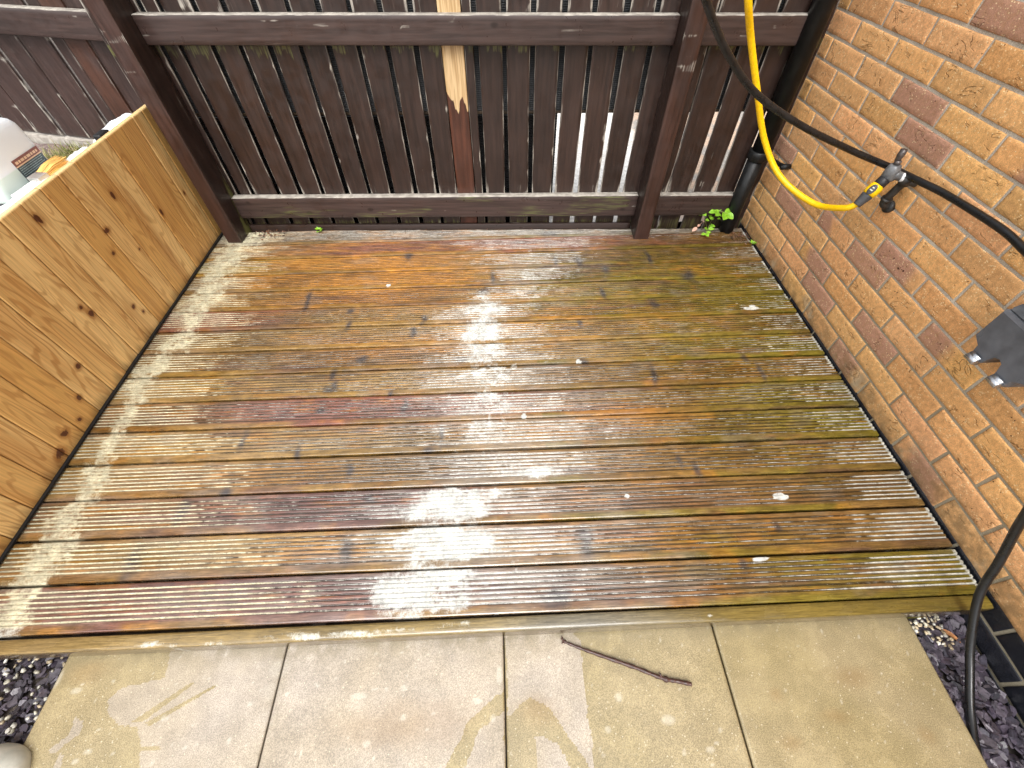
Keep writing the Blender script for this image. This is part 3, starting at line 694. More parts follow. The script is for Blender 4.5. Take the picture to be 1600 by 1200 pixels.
def brick_material(black=False):
    t = NT('engineering_brick' if black else 'buff_brick')
    c = t.attr('tint', True)
    n1 = t.noise(16, 4); n2 = t.noise(75, 5); n3 = t.noise(420, 3)
    if not black:
        c = t.mix(t.ramp(n1, .42, .66), c, t.mul(c, 1.0))
        c = t.mix(t.ramp(n1, .50, .70, 0, .7), c, t.mix(.5, c, (.58, .295, .115)))
        c = t.mix(t.math('MULTIPLY', t.attr('purple'), t.ramp(n2, .25, .6, .62, .90)), c, (.42, .225, .16))
    c = t.mul(c, t.ramp(n2, .3, .7, .84, 1.14))
    c = t.mul(c, t.ramp(n3, .3, .7, .80, 1.18))
    h = t.math('ADD', t.math('MULTIPLY', n2, .6), t.math('MULTIPLY', n3, .3))
    if not black:
        vec = t.map((1, 1, 1.5), (.5, 0, 0))
        sp = t.math('MULTIPLY', t.ramp(t.voro(110, vec), .16, .30, 1, 0), t.ramp(t.noise(26, 2), .42, .56))
        c = t.mix(t.math('MULTIPLY', sp, .75), c, (.95, .78, .46))
        # creases: short curved folds in the clay
        cv = t.map((1, 9, 26), (.45, 0, 0))
        cr = t.ramp(t.math('ABSOLUTE', t.math('SUBTRACT', t.noise(1, 3, cv, .5, 1.2), .5)), 0, .02, 1, 0)
        cr = t.math('MULTIPLY', cr, t.ramp(t.noise(13, 2), .54, .62))
        h = t.math('SUBTRACT', h, t.math('MULTIPLY', cr, 2.2))
        c = t.mix(t.math('MULTIPLY', cr, .4), c, (.30, .13, .04))
        pit = t.math('MULTIPLY', t.ramp(t.voro(58), .085, .125, 1, 0), t.ramp(t.noise(8, 3), .47, .60))
        c = t.mix(t.math('MULTIPLY', pit, .85), c, (.05, .022, .014))
        h = t.math('SUBTRACT', h, pit)
        for pt, rad, sc_ in (((0, -.145, .385), .085, 75), ((0, -.115, .41), .05, 42)):
            vd = t.n('ShaderNodeVectorMath'); vd.operation = 'DISTANCE'; t.lk(t.obj(), vd.inputs[0]); vd.inputs[1].default_value = pt
            drip = t.math('MULTIPLY', t.ramp(t.voro(sc_), .13, .19, 1, 0), t.ramp(t.math('ADD', vd.outputs['Value'], t.math('MULTIPLY', t.noise(30, 2), .05)), rad * .6 + .02, rad + .03, 1, 0))
            c = t.mix(t.math('MULTIPLY', drip, .9), c, (.045, .014, .010))
        c = t.mix(t.math('MULTIPLY', t.attr('dirt'), t.ramp(t.noise(30, 4), .3, .65, .25, .85)), c, (.215, .135, .062))
        bl = t.math('MULTIPLY', t.attr('dirt'), t.ramp(t.noise(11, 3), .55, .7, 0, .55))
        c = t.mix(bl, c, (.46, .39, .27))
    return t.done(c, .26 if black else t.ramp(n2, .3, .7, .6, .85), t.bump(h, .35 if black else .8, .0015 if black else .0026), .5 if black else .25)
def mortar_material():
    t = NT('mortar')
    n = t.noise(300, 4)
    c = t.mul(t.mix(t.ramp(t.noise(12, 4), .35, .65), (.45, .40, .325), (.58, .53, .44)), t.ramp(n, .3, .7, .72, 1.25))
    geo = t.n('ShaderNodeSeparateXYZ'); t.lk(t.obj(), geo.inputs[0])
    lowd = t.ramp(t.math('ADD', geo.outputs[2], t.math('MULTIPLY', t.noise(4, 3), .3)), .35, .62, .62, 0)
    c = t.mix(lowd, c, (.235, .195, .105))
    return t.done(c, .9, t.bump(n, .8, .002), .2)
M_MORTAR = mortar_material()
house = empty('brick_house_wall', (.1, 0, 0))
bpy.context.view_layer.update()
tag(house, 'buff brick house wall with pale mortar and a black brick base', 'wall')
part('brickwork', wall_mesh('brickwork', range(-1, 32), -2.6, 1.02), brick_material(), house)
part('plinth', wall_mesh('plinth', range(-4, -1), -2.6, 1.02, True), brick_material(True), house, False, 'black engineering brick courses at the foot of the wall')
mb = MB()
# mortar bed: slightly weathered sheet behind the brick faces
ny, nz = 420, 260
Ym, Zm = np.meshgrid(np.linspace(-2.6, 1.02, ny), np.linspace(-.21, 2.485, nz))
Xm = .0036 + (fbm(Ym * 60, Zm * 60, 3, 8) - .5) * .0022
me = grid_mesh('mortar', ny, nz, np.stack([Xm, Ym, Zm], -1))
part('mortar', me, M_MORTAR, house)
mb = MB(); mb.box(.017, .25, -2.6, 1.018, -.21, 2.49, 0)
part('wall_core', mb, M_MORTAR, house)

# black drips under the tap
# ------------------------------------------------------------------ timber fence
def fence_material():
    t = NT('brown_fence_paint')
    g = t.noise(1, 5, t.attr_vec if False else t.map((70, 70, 5)))
    tint = t.attr('tint', True)
    c = t.mul(tint, t.ramp(g, .3, .7, .72, 1.30))
    c = t.mul(c, t.ramp(t.noise(6, 3), .3, .7, .86, 1.14))
    gw = t.noise(1, 4, t.map((160, 160, 9)))
    wf = t.ramp(t.math('ADD', t.attr('worn'), t.math('MULTIPLY', t.math('SUBTRACT', gw, .5), 1.1)), .42, .82)
    wc = t.mix(t.ramp(t.noise(30, 4), .35, .65), (.30, .275, .24), (.46, .42, .36))
    c = t.mix(t.math('MULTIPLY', wf, .85), c, wc)
    mf = t.ramp(t.math('ADD', t.attr('moss'), t.math('MULTIPLY', t.math('SUBTRACT', gw, .5), 1.0)), .42, .75)
    c = t.mix(t.math('MULTIPLY', mf, .85), c, (.125, .125, .040))
    bf = t.ramp(t.math('ADD', t.attr('bare'), t.math('MULTIPLY', t.math('SUBTRACT', gw, .5), .5)), .4, .62)
    wood = t.mix(t.ramp(t.noise(1, 4, t.map((180, 180, 7))), .35, .65), (.40, .255, .115), (.60, .43, .235))
    c = t.mix(bf, c, wood)
    rough = t.math('MAXIMUM', t.math('MULTIPLY', wf, .8), t.ramp(t.noise(25, 3), .3, .7, .30, .52))
    return t.done(c, rough, t.bump(t.math('ADD', g, t.math('MULTIPLY', wf, .3)), .35, .0015), .5)
def fence_material_h(name='brown_rail_paint'):
    t = NT(name)
    g = t.noise(1, 5, t.map((5, 90, 90)))
    c = t.mul(t.attr('tint', True), t.ramp(g, .3, .7, .72, 1.30))
    gw = t.noise(1, 4, t.map((9, 120, 120)))
    kn = t.ramp(t.voro(4.2, t.map((1, 1.6, 1.6))), .04, .09, .8, 0)
    c = t.mix(kn, c, (.018, .011, .009))
    wf = t.ramp(t.math('ADD', t.attr('worn'), t.math('MULTIPLY', t.math('SUBTRACT', gw, .5), 1.1)), .42, .82)
    wc = t.mix(t.ramp(t.noise(30, 4), .35, .65), (.28, .255, .22), (.44, .405, .35))
    c = t.mix(t.math('MULTIPLY', wf, .9), c, wc)
    mf = t.ramp(t.math('ADD', t.attr('moss'), t.math('MULTIPLY', t.math('SUBTRACT', gw, .5), 1.0)), .42, .75)
    c = t.mix(t.math('MULTIPLY', mf, .8), c, (.13, .14, .05))
    rough = t.math('MAXIMUM', t.math('MULTIPLY', wf, .8), t.ramp(t.noise(25, 3), .3, .7, .27, .48))
    return t.done(c, rough, t.bump(g, .3, .0012), .5)
M_FV = fence_material(); M_FH = fence_material_h()
PAINT = np.array((.0275, .0150, .0115))

class GM:
    """grid boxes with stain values stored per vertex"""
    def __init__(s): s.co = []; s.f = []; s.a = {k: [] for k in ('worn', 'moss', 'bare', 'tint')}; s.b = 0
    def bar(s, x0, x1, y0, y1, z0, z1, nx, ny, nz, fn, bev=.003, warp=None):
        """fn(P, N) -> dict of stains"""
        def axis(a, b, n):
            e = min(bev, (b - a) * .3)
            q = list(np.linspace(a + e, b - e, max(n, 2)))
            return np.array([a] + q + [b])
        ax = [axis(x0, x1, nx), axis(y0, y1, ny), axis(z0, z1, nz)]
        lo = np.array((x0, y0, z0)); hi = np.array((x1, y1, z1))
        for d in range(3):
            for side in (0, 1):
                u, v = [i for i in range(3) if i != d]
                A, B = np.meshgrid(ax[u], ax[v])
                P = np.zeros(A.shape + (3,)); P[..., u] = A; P[..., v] = B; P[..., d] = (lo, hi)[side][d]
                # round the arrises: pull the outermost ring in a little
                Q = P.copy()
                for k, (w_, ar) in enumerate(((u, A), (v, B))):
                    onlo = np.isclose(ar, lo[w_]); onhi = np.isclose(ar, hi[w_])
                    Q[..., d] += np.where(onlo | onhi, (bev * .45) * (1 if side == 0 else -1), 0)
                    Q[..., w_] += np.where(onlo, bev * .3, 0) - np.where(onhi, bev * .3, 0)
                N = np.zeros(3); N[d] = 1 if side else -1
                st = fn(P, N)
                if warp is not None: Q = warp(Q)
                nv, nu = A.shape
                idx = s.b + np.arange(nu * nv).reshape(nv, nu)
                f = np.stack([idx[:-1, :-1], idx[:-1, 1:], idx[1:, 1:], idx[1:, :-1]], -1).reshape(-1, 4)
                flip = (side == 0) ^ (d == 1)
                if flip: f = f[:, ::-1]
                s.co.append(Q.reshape(-1, 3)); s.f.append(f); s.b += nu * nv
                for k in ('worn', 'moss', 'bare'):
                    s.a[k].append(np.broadcast_to(st.get(k, 0.0), A.shape).ravel())
                tn = np.asarray(st.get('tint', PAINT)); s.a['tint'].append(np.broadcast_to(tn, A.shape + (3,)).reshape(-1, 3))
    def build(s, name, m, parent, label=None):
        me = bpy.data.meshes.new(name)
        quick_mesh(me, np.concatenate(s.co), np.concatenate(s.f))
        for k in ('worn', 'moss', 'bare'): fattr(me, k, np.concatenate(s.a[k]))
        cattr(me, 'tint', np.concatenate(s.a['tint']))
        o = link(name, me, m, parent)
        if label: o['label'] = label
        return o

FENCE = empty('garden_fence', (-1.64, .882, 0), math.atan(-.04))
tag(FENCE, 'dark brown slatted timber fence along the back of the deck', 'fence')
TOPZ = 1.72
def slat_stain(u0, u1, i, tone=1.0, rot=True):
    tn = PAINT * tone
    def fn(P, N):
        u = P[..., 0]; z = P[..., 2]
        e = np.minimum(u - u0, u1 - u)
        worn = (.66 * sstep(.0075, .0, e) * sstep(.18, .45, fbm(z * 7, z * 0 + i * 3.3 + (u > (u0 + u1) / 2), 3, 14)) if N[1] < 0 else (.6 if abs(N[0]) > .5 else .1))
        worn = np.broadcast_to(worn, u.shape).copy()
        if N[1] < 0:
            worn += .38 * sstep(.27, .18, z + (fbm(u * 50, z * 8, 3, i) - .5) * .14) * (z > .15)
            worn += .34 * sstep(.90, .93, z) * sstep(.30, .6, fbm(u * 30, z * 6, 3, i + 30))
            worn += .36 * sstep(.72, .82, fbm(u * 22 + i, z * 18, 3, 27))
        moss = np.zeros_like(u)
        if N[1] < 0:
            hang = vnoise(u * 75, u * 0 + i, 17) * .060 + .004
            moss = .60 * sstep(.815 - hang * 1.3, .815 - hang * .5, z) * (z < .83) * sstep(.25, .55, vnoise(u * 18, u * 0 + i * 5, 19))
            moss = np.maximum(moss, .50 * sstep(.09, .03, z))
        return dict(worn=worn, moss=moss, tint=tn)
    return fn
gs = GM()
edges = []
# seen gap centres in fence coordinates, continued both ways at the same pitch
u = -1.086
cuts = [-1.40, -1.283, -1.166, -1.05, -.938, -.853, -.734, -.617, -.489, -.372, -.252, -.132, -.010, None, .226, .345, .460, .580, .697, .820, .938, 1.060, 1.178, 1.2585 + .038, 1.41, 1.525, 1.63]
cuts = [-1.283, -1.166, -1.052, -.978, -.842, -.729, -.610, -.484, -.367, -.247, -.127, -.010, .232, .349, .466, .586, .702, .825, .942, 1.062, 1.178, 1.300, 1.418, 1.532, 1.64]
k = 0
for i in range(len(cuts) - 1):
    a, b = cuts[i], cuts[i + 1]
    if abs(a + .010) < 1e-6:      # the bay with the replaced slat
        segs = [(a + .009, .0885, 1.0), (.1865, b - .009, .95)]
    elif i == 2: segs = []
    elif b - a < .09: segs = [(a + .008, b - .006, 1.0)]
    else: segs = [(a + (.003 if abs(a - 1.178) < .001 else .0105), b - (.001 if abs(b - 1.178) < .001 else (.0065 if b > 1.2 else .0105)), .9 + .25 * rng.random())]
    if i == 2: segs = [(-1.043, -.985, .9)]
    for (p, q, tone) in segs:
        wv = rng.uniform(-.004, .004); w2 = rng.uniform(-.003, .003)
        gs.bar(p, q, .0235 + wv * .4, .0335 + wv * .4, -.06, TOPZ, 9, 2, 120, slat_stain(p, q, k, tone), .0025,
               lambda Q, wv=wv, w2=w2: Q + np.stack([wv * (Q[..., 2] - .5) * .6 + .0016 * np.sin(Q[..., 2] * 5 + w2 * 900), .0 * Q[..., 0], 0 * Q[..., 0]], -1))
        k += 1
gs.build('slat_panel', M_FV, FENCE)
gs = GM()
def lightslat(P, N):
    u = P[..., 0]; z = P[..., 2]
    edge_ = z + (fbm(u * 45, u * 0, 3, 3) - .5) * .15 + (u - .137) * .35
    bare = sstep(.575, .62, edge_) * np.ones_like(u)
    tn = np.array((.060, .021, .012)) * np.ones(u.shape + (3,)) * (.75 + .5 * fbm(u * 40, z * 5, 3, 2))[..., None]
    return dict(bare=bare, tint=tn, worn=.55 * sstep(.005, 0, np.minimum(u - .092, .1825 - u)) * (z < .6) * sstep(.4, .6, fbm(z * 12, z * 0, 2, 5)) + .5 * sstep(.24, .18, z) * (z > .16))
gs.bar(.0925, .1820, .0205, .036, -.06, TOPZ, 9, 2, 160, lightslat, .002)
gs.build('slat', M_FV, FENCE, 'replacement slat, bare pale wood above and red brown below')
def rail_stain_sheen(zt, zb, i, worn_front=0.0, mossy=0.0):
    def fn(P, N):
        u = P[..., 0]; z = P[..., 2]; o = np.zeros_like(u)
        if N[2] > 0: return dict(worn=.80 + .35 * (fbm(u * 9, P[..., 1] * 60, 3, i) - .5), tint=PAINT)
        if N[2] < 0: return dict(moss=o + .4, tint=PAINT * .8)
        wr = .85 * sstep(.004, 0, zt - z) + .55 * sstep(.70, .8, fbm(u * 10, z * 40, 3, i + 3)) + .55 * sstep(.014, 0, zt - z) * sstep(.5, .7, fbm(u * 14, z * 0, 3, i + 5))
        return dict(worn=wr + worn_front, moss=mossy * sstep(.45, .65, fbm(u * 3, z * 14, 3, i + 9)) + o, tint=np.array((.046, .029, .025)) * (.9 + .3 * fbm(u * 2, z * 4, 2, i))[..., None])  # front tint greyer and lighter: sky reflection mixed into the paint colour
    return fn
def tilt(s, u0): return lambda Q: Q + np.stack([0 * Q[..., 0], 0 * Q[..., 0], s * (Q[..., 0] - u0)], -1)
LM, RM_ = (-1.078, 1.026), (1.104, 1.585)
for (a, b), zt, zb, mo, tl, wf in ((LM, .9185, .822, 0, -.0085, 0), (RM_, .9185, .822, 0, -.0085, 0), (LM, .196, .083, .5, 0, 0), (RM_, .194, .083, .35, 0, 0), (LM, 1.62, 1.52, 0, 0, 0), (RM_, 1.62, 1.52, 0, 0, 0)):
    gs = GM()
    gs.bar(a, b, -.018, .0225, zb, zt, 160, 3, 7, rail_stain_sheen(zt, zb, int(zt * 100 + a * 7) % 50, wf, mo), .004, tilt(tl, -.03))
    gs.build('rail', M_FH, FENCE)
def post_stain(u0, u1, y0, i, greenside):
    def fn(P, N):
        u = P[..., 0]; z = P[..., 2]; y = P[..., 1]; o = np.zeros_like(u)
        tn = np.array((.040, .019, .014)) if N[1] < 0 else PAINT * .85
        wr = o.copy(); ms = o.copy()
        if N[1] < 0:
            e = np.minimum(u - u0, u1 - u)
            wr = .5 * sstep(.004, 0, e) * sstep(.4, .6, fbm(z * 10, z * 0 + i, 3, 4))
            wr += .55 * sstep(.72, .8, fbm(z * 26 + (u - u0) * 2, u * 3, 2, i + 44)) * sstep(.45, .8, z)
        if abs(N[0]) > .5:
            wr = .5 * sstep(.35, .6, fbm(y * 30, z * 5, 3, i)) * sstep(-.05, .02, y) + .25 * sstep(.6, .7, fbm(y * 20, z * 6, 3, i))
            ms = greenside * sstep(-.07, .0, y) * sstep(.5, .05, z) * sstep(.25, .55, fbm(y * 30, z * 14, 3, i + 2)) + .35 * greenside * sstep(.12, 0, z)
        return dict(worn=wr, moss=ms, tint=tn * (.85 + .3 * fbm(u * 10, z * 3, 3, i))[..., None])
    return fn
gs = GM(); gs.bar(-1.155, -1.079, -.118, .022, -.14, TOPZ + .04, 6, 7, 120, post_stain(-1.155, -1.079, 0, 1, 1.0), .004)
gs.build('post', M_FV, FENCE)
gs = GM(); gs.bar(1.027, 1.103, -.108, .022, -.14, TOPZ + .04, 6, 7, 120, post_stain(1.027, 1.103, 0, 2, .25), .004)
gs.build('post', M_FV, FENCE)
def base_fn(P, N):
    u = P[..., 0]; z = P[..., 2]
    return dict(worn=(.35 * sstep(.5, .7, fbm(u * 8, z * 30, 3, 6)) if N[2] > 0 else .0) * np.ones_like(u), moss=.35 * sstep(.5, .7, fbm(u * 6, z * 20, 3, 7)), tint=PAINT * .9)
gs = GM(); gs.bar(-1.075, 1.02, .0, .019, -.08, .030, 120, 2, 3, base_fn, .003)
gs.build('base_board', M_FH, FENCE)

# the neighbouring run of fence at the far left
LF = empty('garden_fence', (-2.943, 1.03, 0), math.atan(-.288))
tag(LF, 'angled dark brown fence bay behind the pine planter', 'fence')
gs = GM()
SL_ = [(-1.62, -1.46), (-1.445, -1.285), (-1.27, -1.11), (-1.092, -.925), (-.908, -.746), (-.726, -.575), (-.555, -.392), (-.374, -.308), (-.299, -.178), (-.172, -.054), (-.034, .10)]
def lslat(a, b, i):
    f0 = slat_stain(a, b, i + 50, 1.0)
    red = (i == 8)
    def fn(P, N):
        d_ = f0(P, N)
        u = P[..., 0]; z = P[..., 2]
        w_ = .55 * sstep(.022, .004, b - u) * sstep(.3, .55, fbm(z * 6, z * 0 + i, 3, 4)) if N[1] < 0 else .3
        d_['worn'] = w_ + .45 * sstep(.56, .38, z) * sstep(.3, .7, fbm(u * 40, z * 26, 3, i)) + .4 * sstep(.68, .78, fbm(u * 14, z * 22, 3, i + 8)) + .5 * sstep(.93, .96, z)
        d_['moss'] = .55 * sstep(.78, .82, z) * (z < .83) + .30 * sstep(.55, .38, z)
        tn = np.array((.042, .024, .020)) * (.8 + .4 * fbm(u * 8, z * 4, 3, i))[..., None]
        if red:
            m_ = sstep(.35, .5, fbm(u * 10, z * 5, 3, 77) + .2)[..., None]
            tn = tn * (1 - m_) + np.array((.062, .026, .016)) * m_
        d_['tint'] = tn
        return d_
    return fn
for i, (a, b) in enumerate(SL_):
    t_ = .006 if i % 2 else 0
    gs.bar(a, b, .042 + t_, .056 + t_, .372, TOPZ, 8, 2, 90, lslat(a, b, i), .002)
gs.build('slat_panel', M_FV, LF)
for zb, zt in ((.818, .915), (1.5, 1.6)):
    gs = GM(); gs.bar(-1.6, .16, 0, .041, zb, zt, 120, 3, 7, rail_stain_sheen(zt, zb, 23, .12), .004)
    gs.build('rail', M_FH, LF)
def gb_fn(P, N):
    u = P[..., 0]
    return dict(worn=.85 + .3 * (fbm(u * 9, P[..., 2] * 30, 3, 3) - .5) * np.ones_like(u), tint=PAINT * 3)
gs = GM(); gs.bar(-1.6, .10, .028, .062, .20, .366, 80, 3, 4, gb_fn, .003)
gs.build('gravel_board', M_FH, LF, 'pale weathered board under the slats')

# ------------------------------------------------------------------ beyond the fence
def mesh_material():
    t = NT('black_woven_plastic')
    w1 = t.n('ShaderNodeTexWave'); t.lk(t.map((1, 1, 1)), w1.inputs['Vector']); w1.bands_direction = 'Z'; w1.inputs['Scale'].default_value = 42
    w2 = t.n('ShaderNodeTexWave'); t.lk(t.map((1, 1, 1)), w2.inputs['Vector']); w2.bands_direction = 'X'; w2.inputs['Scale'].default_value = 62
    h = t.math('MAXIMUM', w1.outputs['Fac'], w2.outputs['Fac'])
    c = t.mix(t.ramp(h, .4, .9), (.006, .006, .006), (.045, .047, .05))
    return t.done(c, .5, t.bump(h, .8, .003), .4)
M_MESH = mesh_material()
sc = empty('mesh_screen', (-1.64, .882, 0), math.atan(-.04)); tag(sc, 'black woven screen hung behind the upper slats of the fence', 'screen')
mb = MB(); mb.box(-1.3, 1.60, .066, .072, .560, 1.66, .001)
mb.build('screen_sheet', M_MESH, sc)
mb = MB(); mb.box(-1.3, 1.60, .062, .076, .548, .5595, .002); mb.build('hem', M_DARKWOOD, sc)
cr = empty('slatted_crate', (-1.64, .882, 0), math.atan(-.04)); tag(cr, 'low black storage crate standing behind the left half of the fence', 'crate')
M_BLK = plain('black_plastic', (.008, .008, .009), .55, .4, 0, .3, 60, .2)
mb = MB()
for k in range(44):
    z = .02 + k * .0118
    mb.box(-1.3, .592, .110, .122, z, z + .0088, .001)
mb.build('lattice', M_BLK, cr)
mb = MB(); mb.box(-1.3, .59, .150, .62, -.11, .535, .004); mb.build('box_body', M_BLK, cr)
t = NT('pale_patio')
gx = t.n('ShaderNodeSeparateXYZ'); t.lk(t.obj(), gx.inputs[0])
M_PATIO = t.done(t.mix(t.ramp(t.math('ADD', gx.outputs[0], t.math('MULTIPLY', t.noise(3, 3), .3)), -.22, -.05), t.mul(t.mix(t.ramp(t.noise(2.2, 4), .4, .6), (.62, .59, .55), (.72, .70, .67)), t.ramp(t.noise(40, 5), .3, .7, .8, 1.15)), t.mul(t.mix(t.ramp(t.noise(3, 2), .45, .55), (.46, .33, .24), (.30, .27, .24)), t.ramp(t.noise(40, 5), .3, .7, .8, 1.15))), .7, t.bump(t.noise(200, 3), .3, .002), .4)
mb = MB(); mb.add([(-3.3, 1.02, -.078), (6, 1.02, -.078), (6, 9, -.078), (-3.3, 9, -.078)], [(0, 1, 2, 3)])
o = mb.build('patio', M_PATIO); tag(o, 'pale neighbouring patio seen through the gaps of the fence', 'patio', kind='structure')

# ------------------------------------------------------------------ raised ground behind the planter
t = NT('gravelly_soil')
M_SOIL = t.done(t.mix(t.ramp(t.voro(60), .1, .5), (.30, .24, .22), (.17, .125, .115)), .9, t.bump(t.voro(60), .8, .01), .2)
nx, ny = 120, 120
Xs, Ys = np.meshgrid(np.linspace(-5.2, -2.93, nx), np.linspace(-2.2, 1.02, ny))
Ys = np.minimum(Ys, 1.05 + .288 * (-2.943 - Xs) - .0) if False else Ys
lim = 1.045 - .288 * (Xs + 2.943)
Ys = -2.2 + (Ys + 2.2) / 3.22 * (lim + 2.2)
Zs = .335 + (fbm(Xs * 9, Ys * 9, 4, 5) - .5) * .03
me = grid_mesh('raised_bed', nx, ny, np.stack([Xs, Ys, Zs], -1))
o = link('raised_bed', me, M_SOIL, None, True); tag(o, 'raised strip of gravelly soil behind the pine planter', 'ground', kind='structure')
mb = MB(); cl = []
for k in range(1500):
    x = rng.normal(-3.50, .10); y = rng.normal(1.06, .09)
    if rng.random() < .25: x = rng.uniform(-5, -3.2); y = rng.uniform(-1.5, 1.0)
    if y > 1.02 - .288 * (x + 2.943): continue
    h = rng.uniform(.02, .075); a = rng.uniform(0, 6.28); ln = rng.uniform(.01, .05); wd = .0016
    p0 = Vector((x, y, .33)); p1 = p0 + Vector((math.cos(a) * ln * .4, math.sin(a) * ln * .4, h * .6)); p2 = p0 + Vector((math.cos(a) * ln, math.sin(a) * ln, h * .85))
    s = Vector((-math.sin(a), math.cos(a), 0)) * wd
    mb.add([p0 - s, p0 + s, p1 + s * .8, p1 - s * .8, p2], [(0, 1, 2, 3), (3, 2, 4)])
    c = np.array((.16, .17, .045)) * rng.uniform(.6, 1.5) if rng.random() < .65 else np.array((.34, .28, .13)) * rng.uniform(.7, 1.2)
    cl += [c] * 5
me = mb.mesh('grass'); cattr(me, 'tint', np.array(cl))
t = NT('grass_blade'); M_GRASS = t.done(t.attr('tint', True), .6, None, .3)
o = link('grass', me, M_GRASS); tag(o, 'thin dry grass tufts below the angled fence bay', 'grass', kind='stuff')
# ------------------------------------------------------------------ pine planter at the left
def pine_material():
    t = NT('pine_cladding')
    oc = t.obj()
    r = t.attr('rnd')
    off = t.n('ShaderNodeCombineXYZ'); t.lk(t.math('MULTIPLY', r, 13.0), off.inputs[0]); t.lk(t.math('MULTIPLY', r, 37.0), off.inputs[1]); t.lk(t.math('MULTIPLY', r, 71.0), off.inputs[2])
    va = t.n('ShaderNodeVectorMath'); va.operation = 'ADD'; t.lk(oc, va.inputs[0]); t.lk(off.outputs[0], va.inputs[1])
    v = va.outputs[0]
    # cathedral figure: contour lines of a slowly warped field
    fld = t.noise(1, 2, t.map((3, 12, 1.5), vec=v), .45, .4)
    k = t.math('SINE', t.math('MULTIPLY', fld, 105.0))
    ring = t.ramp(k, .15, .95)
    fine = t.noise(1, 4, t.map((5, 240, 7), vec=v))
    lum = t.noise(1, 2, t.map((2, 13, .9), vec=v))
    base = t.mix(t.ramp(r, .1, .9), (.84, .555, .225), (.70, .395, .120))
    base = t.mix(t.ramp(lum, .42, .72, 0, .8), base, (.58, .30, .092))
    c = t.mix(t.math('MULTIPLY', ring, t.ramp(lum, .3, .6, .35, .70)), base, (.46, .215, .058))
    c = t.mul(c, t.ramp(fine, .3, .7, .86, 1.12))
    kd = t.attr('knot')
    kr = t.math('MULTIPLY', t.ramp(kd, .12, .5), .65)
    c = t.mix(kr, c, (.34, .13, .026))
    c = t.mix(t.ramp(t.math('ADD', kd, t.math('MULTIPLY', t.math('SUBTRACT', t.noise(120, 2), .5), .25)), .52, .68), c, (.105, .030, .010))
    c = t.mix(t.attr('foot_tone'), c, t.mul(c, .42))
    c = t.mix(t.attr('edge'), c, (.72, .52, .25))
    return t.done(t.mix(t.attr('seam'), c, (.20, .085, .025)), t.ramp(t.noise(30, 3), .3, .7, .30, .48), t.bump(t.math('ADD', fine, t.math('MULTIPLY', ring, .4)), .25, .0008), .5)
PL = empty('planter', (-2.9, -.2, 0))
bpy.context.view_layer.update()
tag(PL, 'golden pine tongue and groove planter side with dark knots', 'planter')
cutsY = [.945, .905, .862, .786, .693, .583, .471, .332, .240, .150, .006, -.10, -.225, -.345, -.46, -.575, -.69, -.80, -.915, -1.03, -1.15, -1.265]
cutsY = [.944, .912, .862, .787, .693, .583, .471, .376, .281, .186, .090, -.005, -.100, -.196, -.291, -.387, -.483, -.578, -.674, -.770, -.866, -.962, -1.058, -1.154, -1.25]
KN = [(.29, .40, .016, .012), (.24, .33, .010, .008), (-.02, .25, .014, .017), (-.03, .29, .010, .009), (.43, .47, .012, .018), (-.21, .17, .013, .012), (-.30, .10, .011, .014), (-.36, .055, .009, .012), (-.43, .07, .017, .016), (-.49, .04, .019, .017), (.36, .27, .006, .006), (.60, .30, .008, .02), (.10, .56, .012, .022), (.16, .10, .008, .009), (.14, .145, .010, .010), (-.55, .38, .014, .013), (-.70, .25, .012, .015), (.81, .28, .008, .011)]
co_all, f_all, aR, aK, aFoot, aE, aS = [], [], [], [], [], [], []
b = 0
TOPP = .62
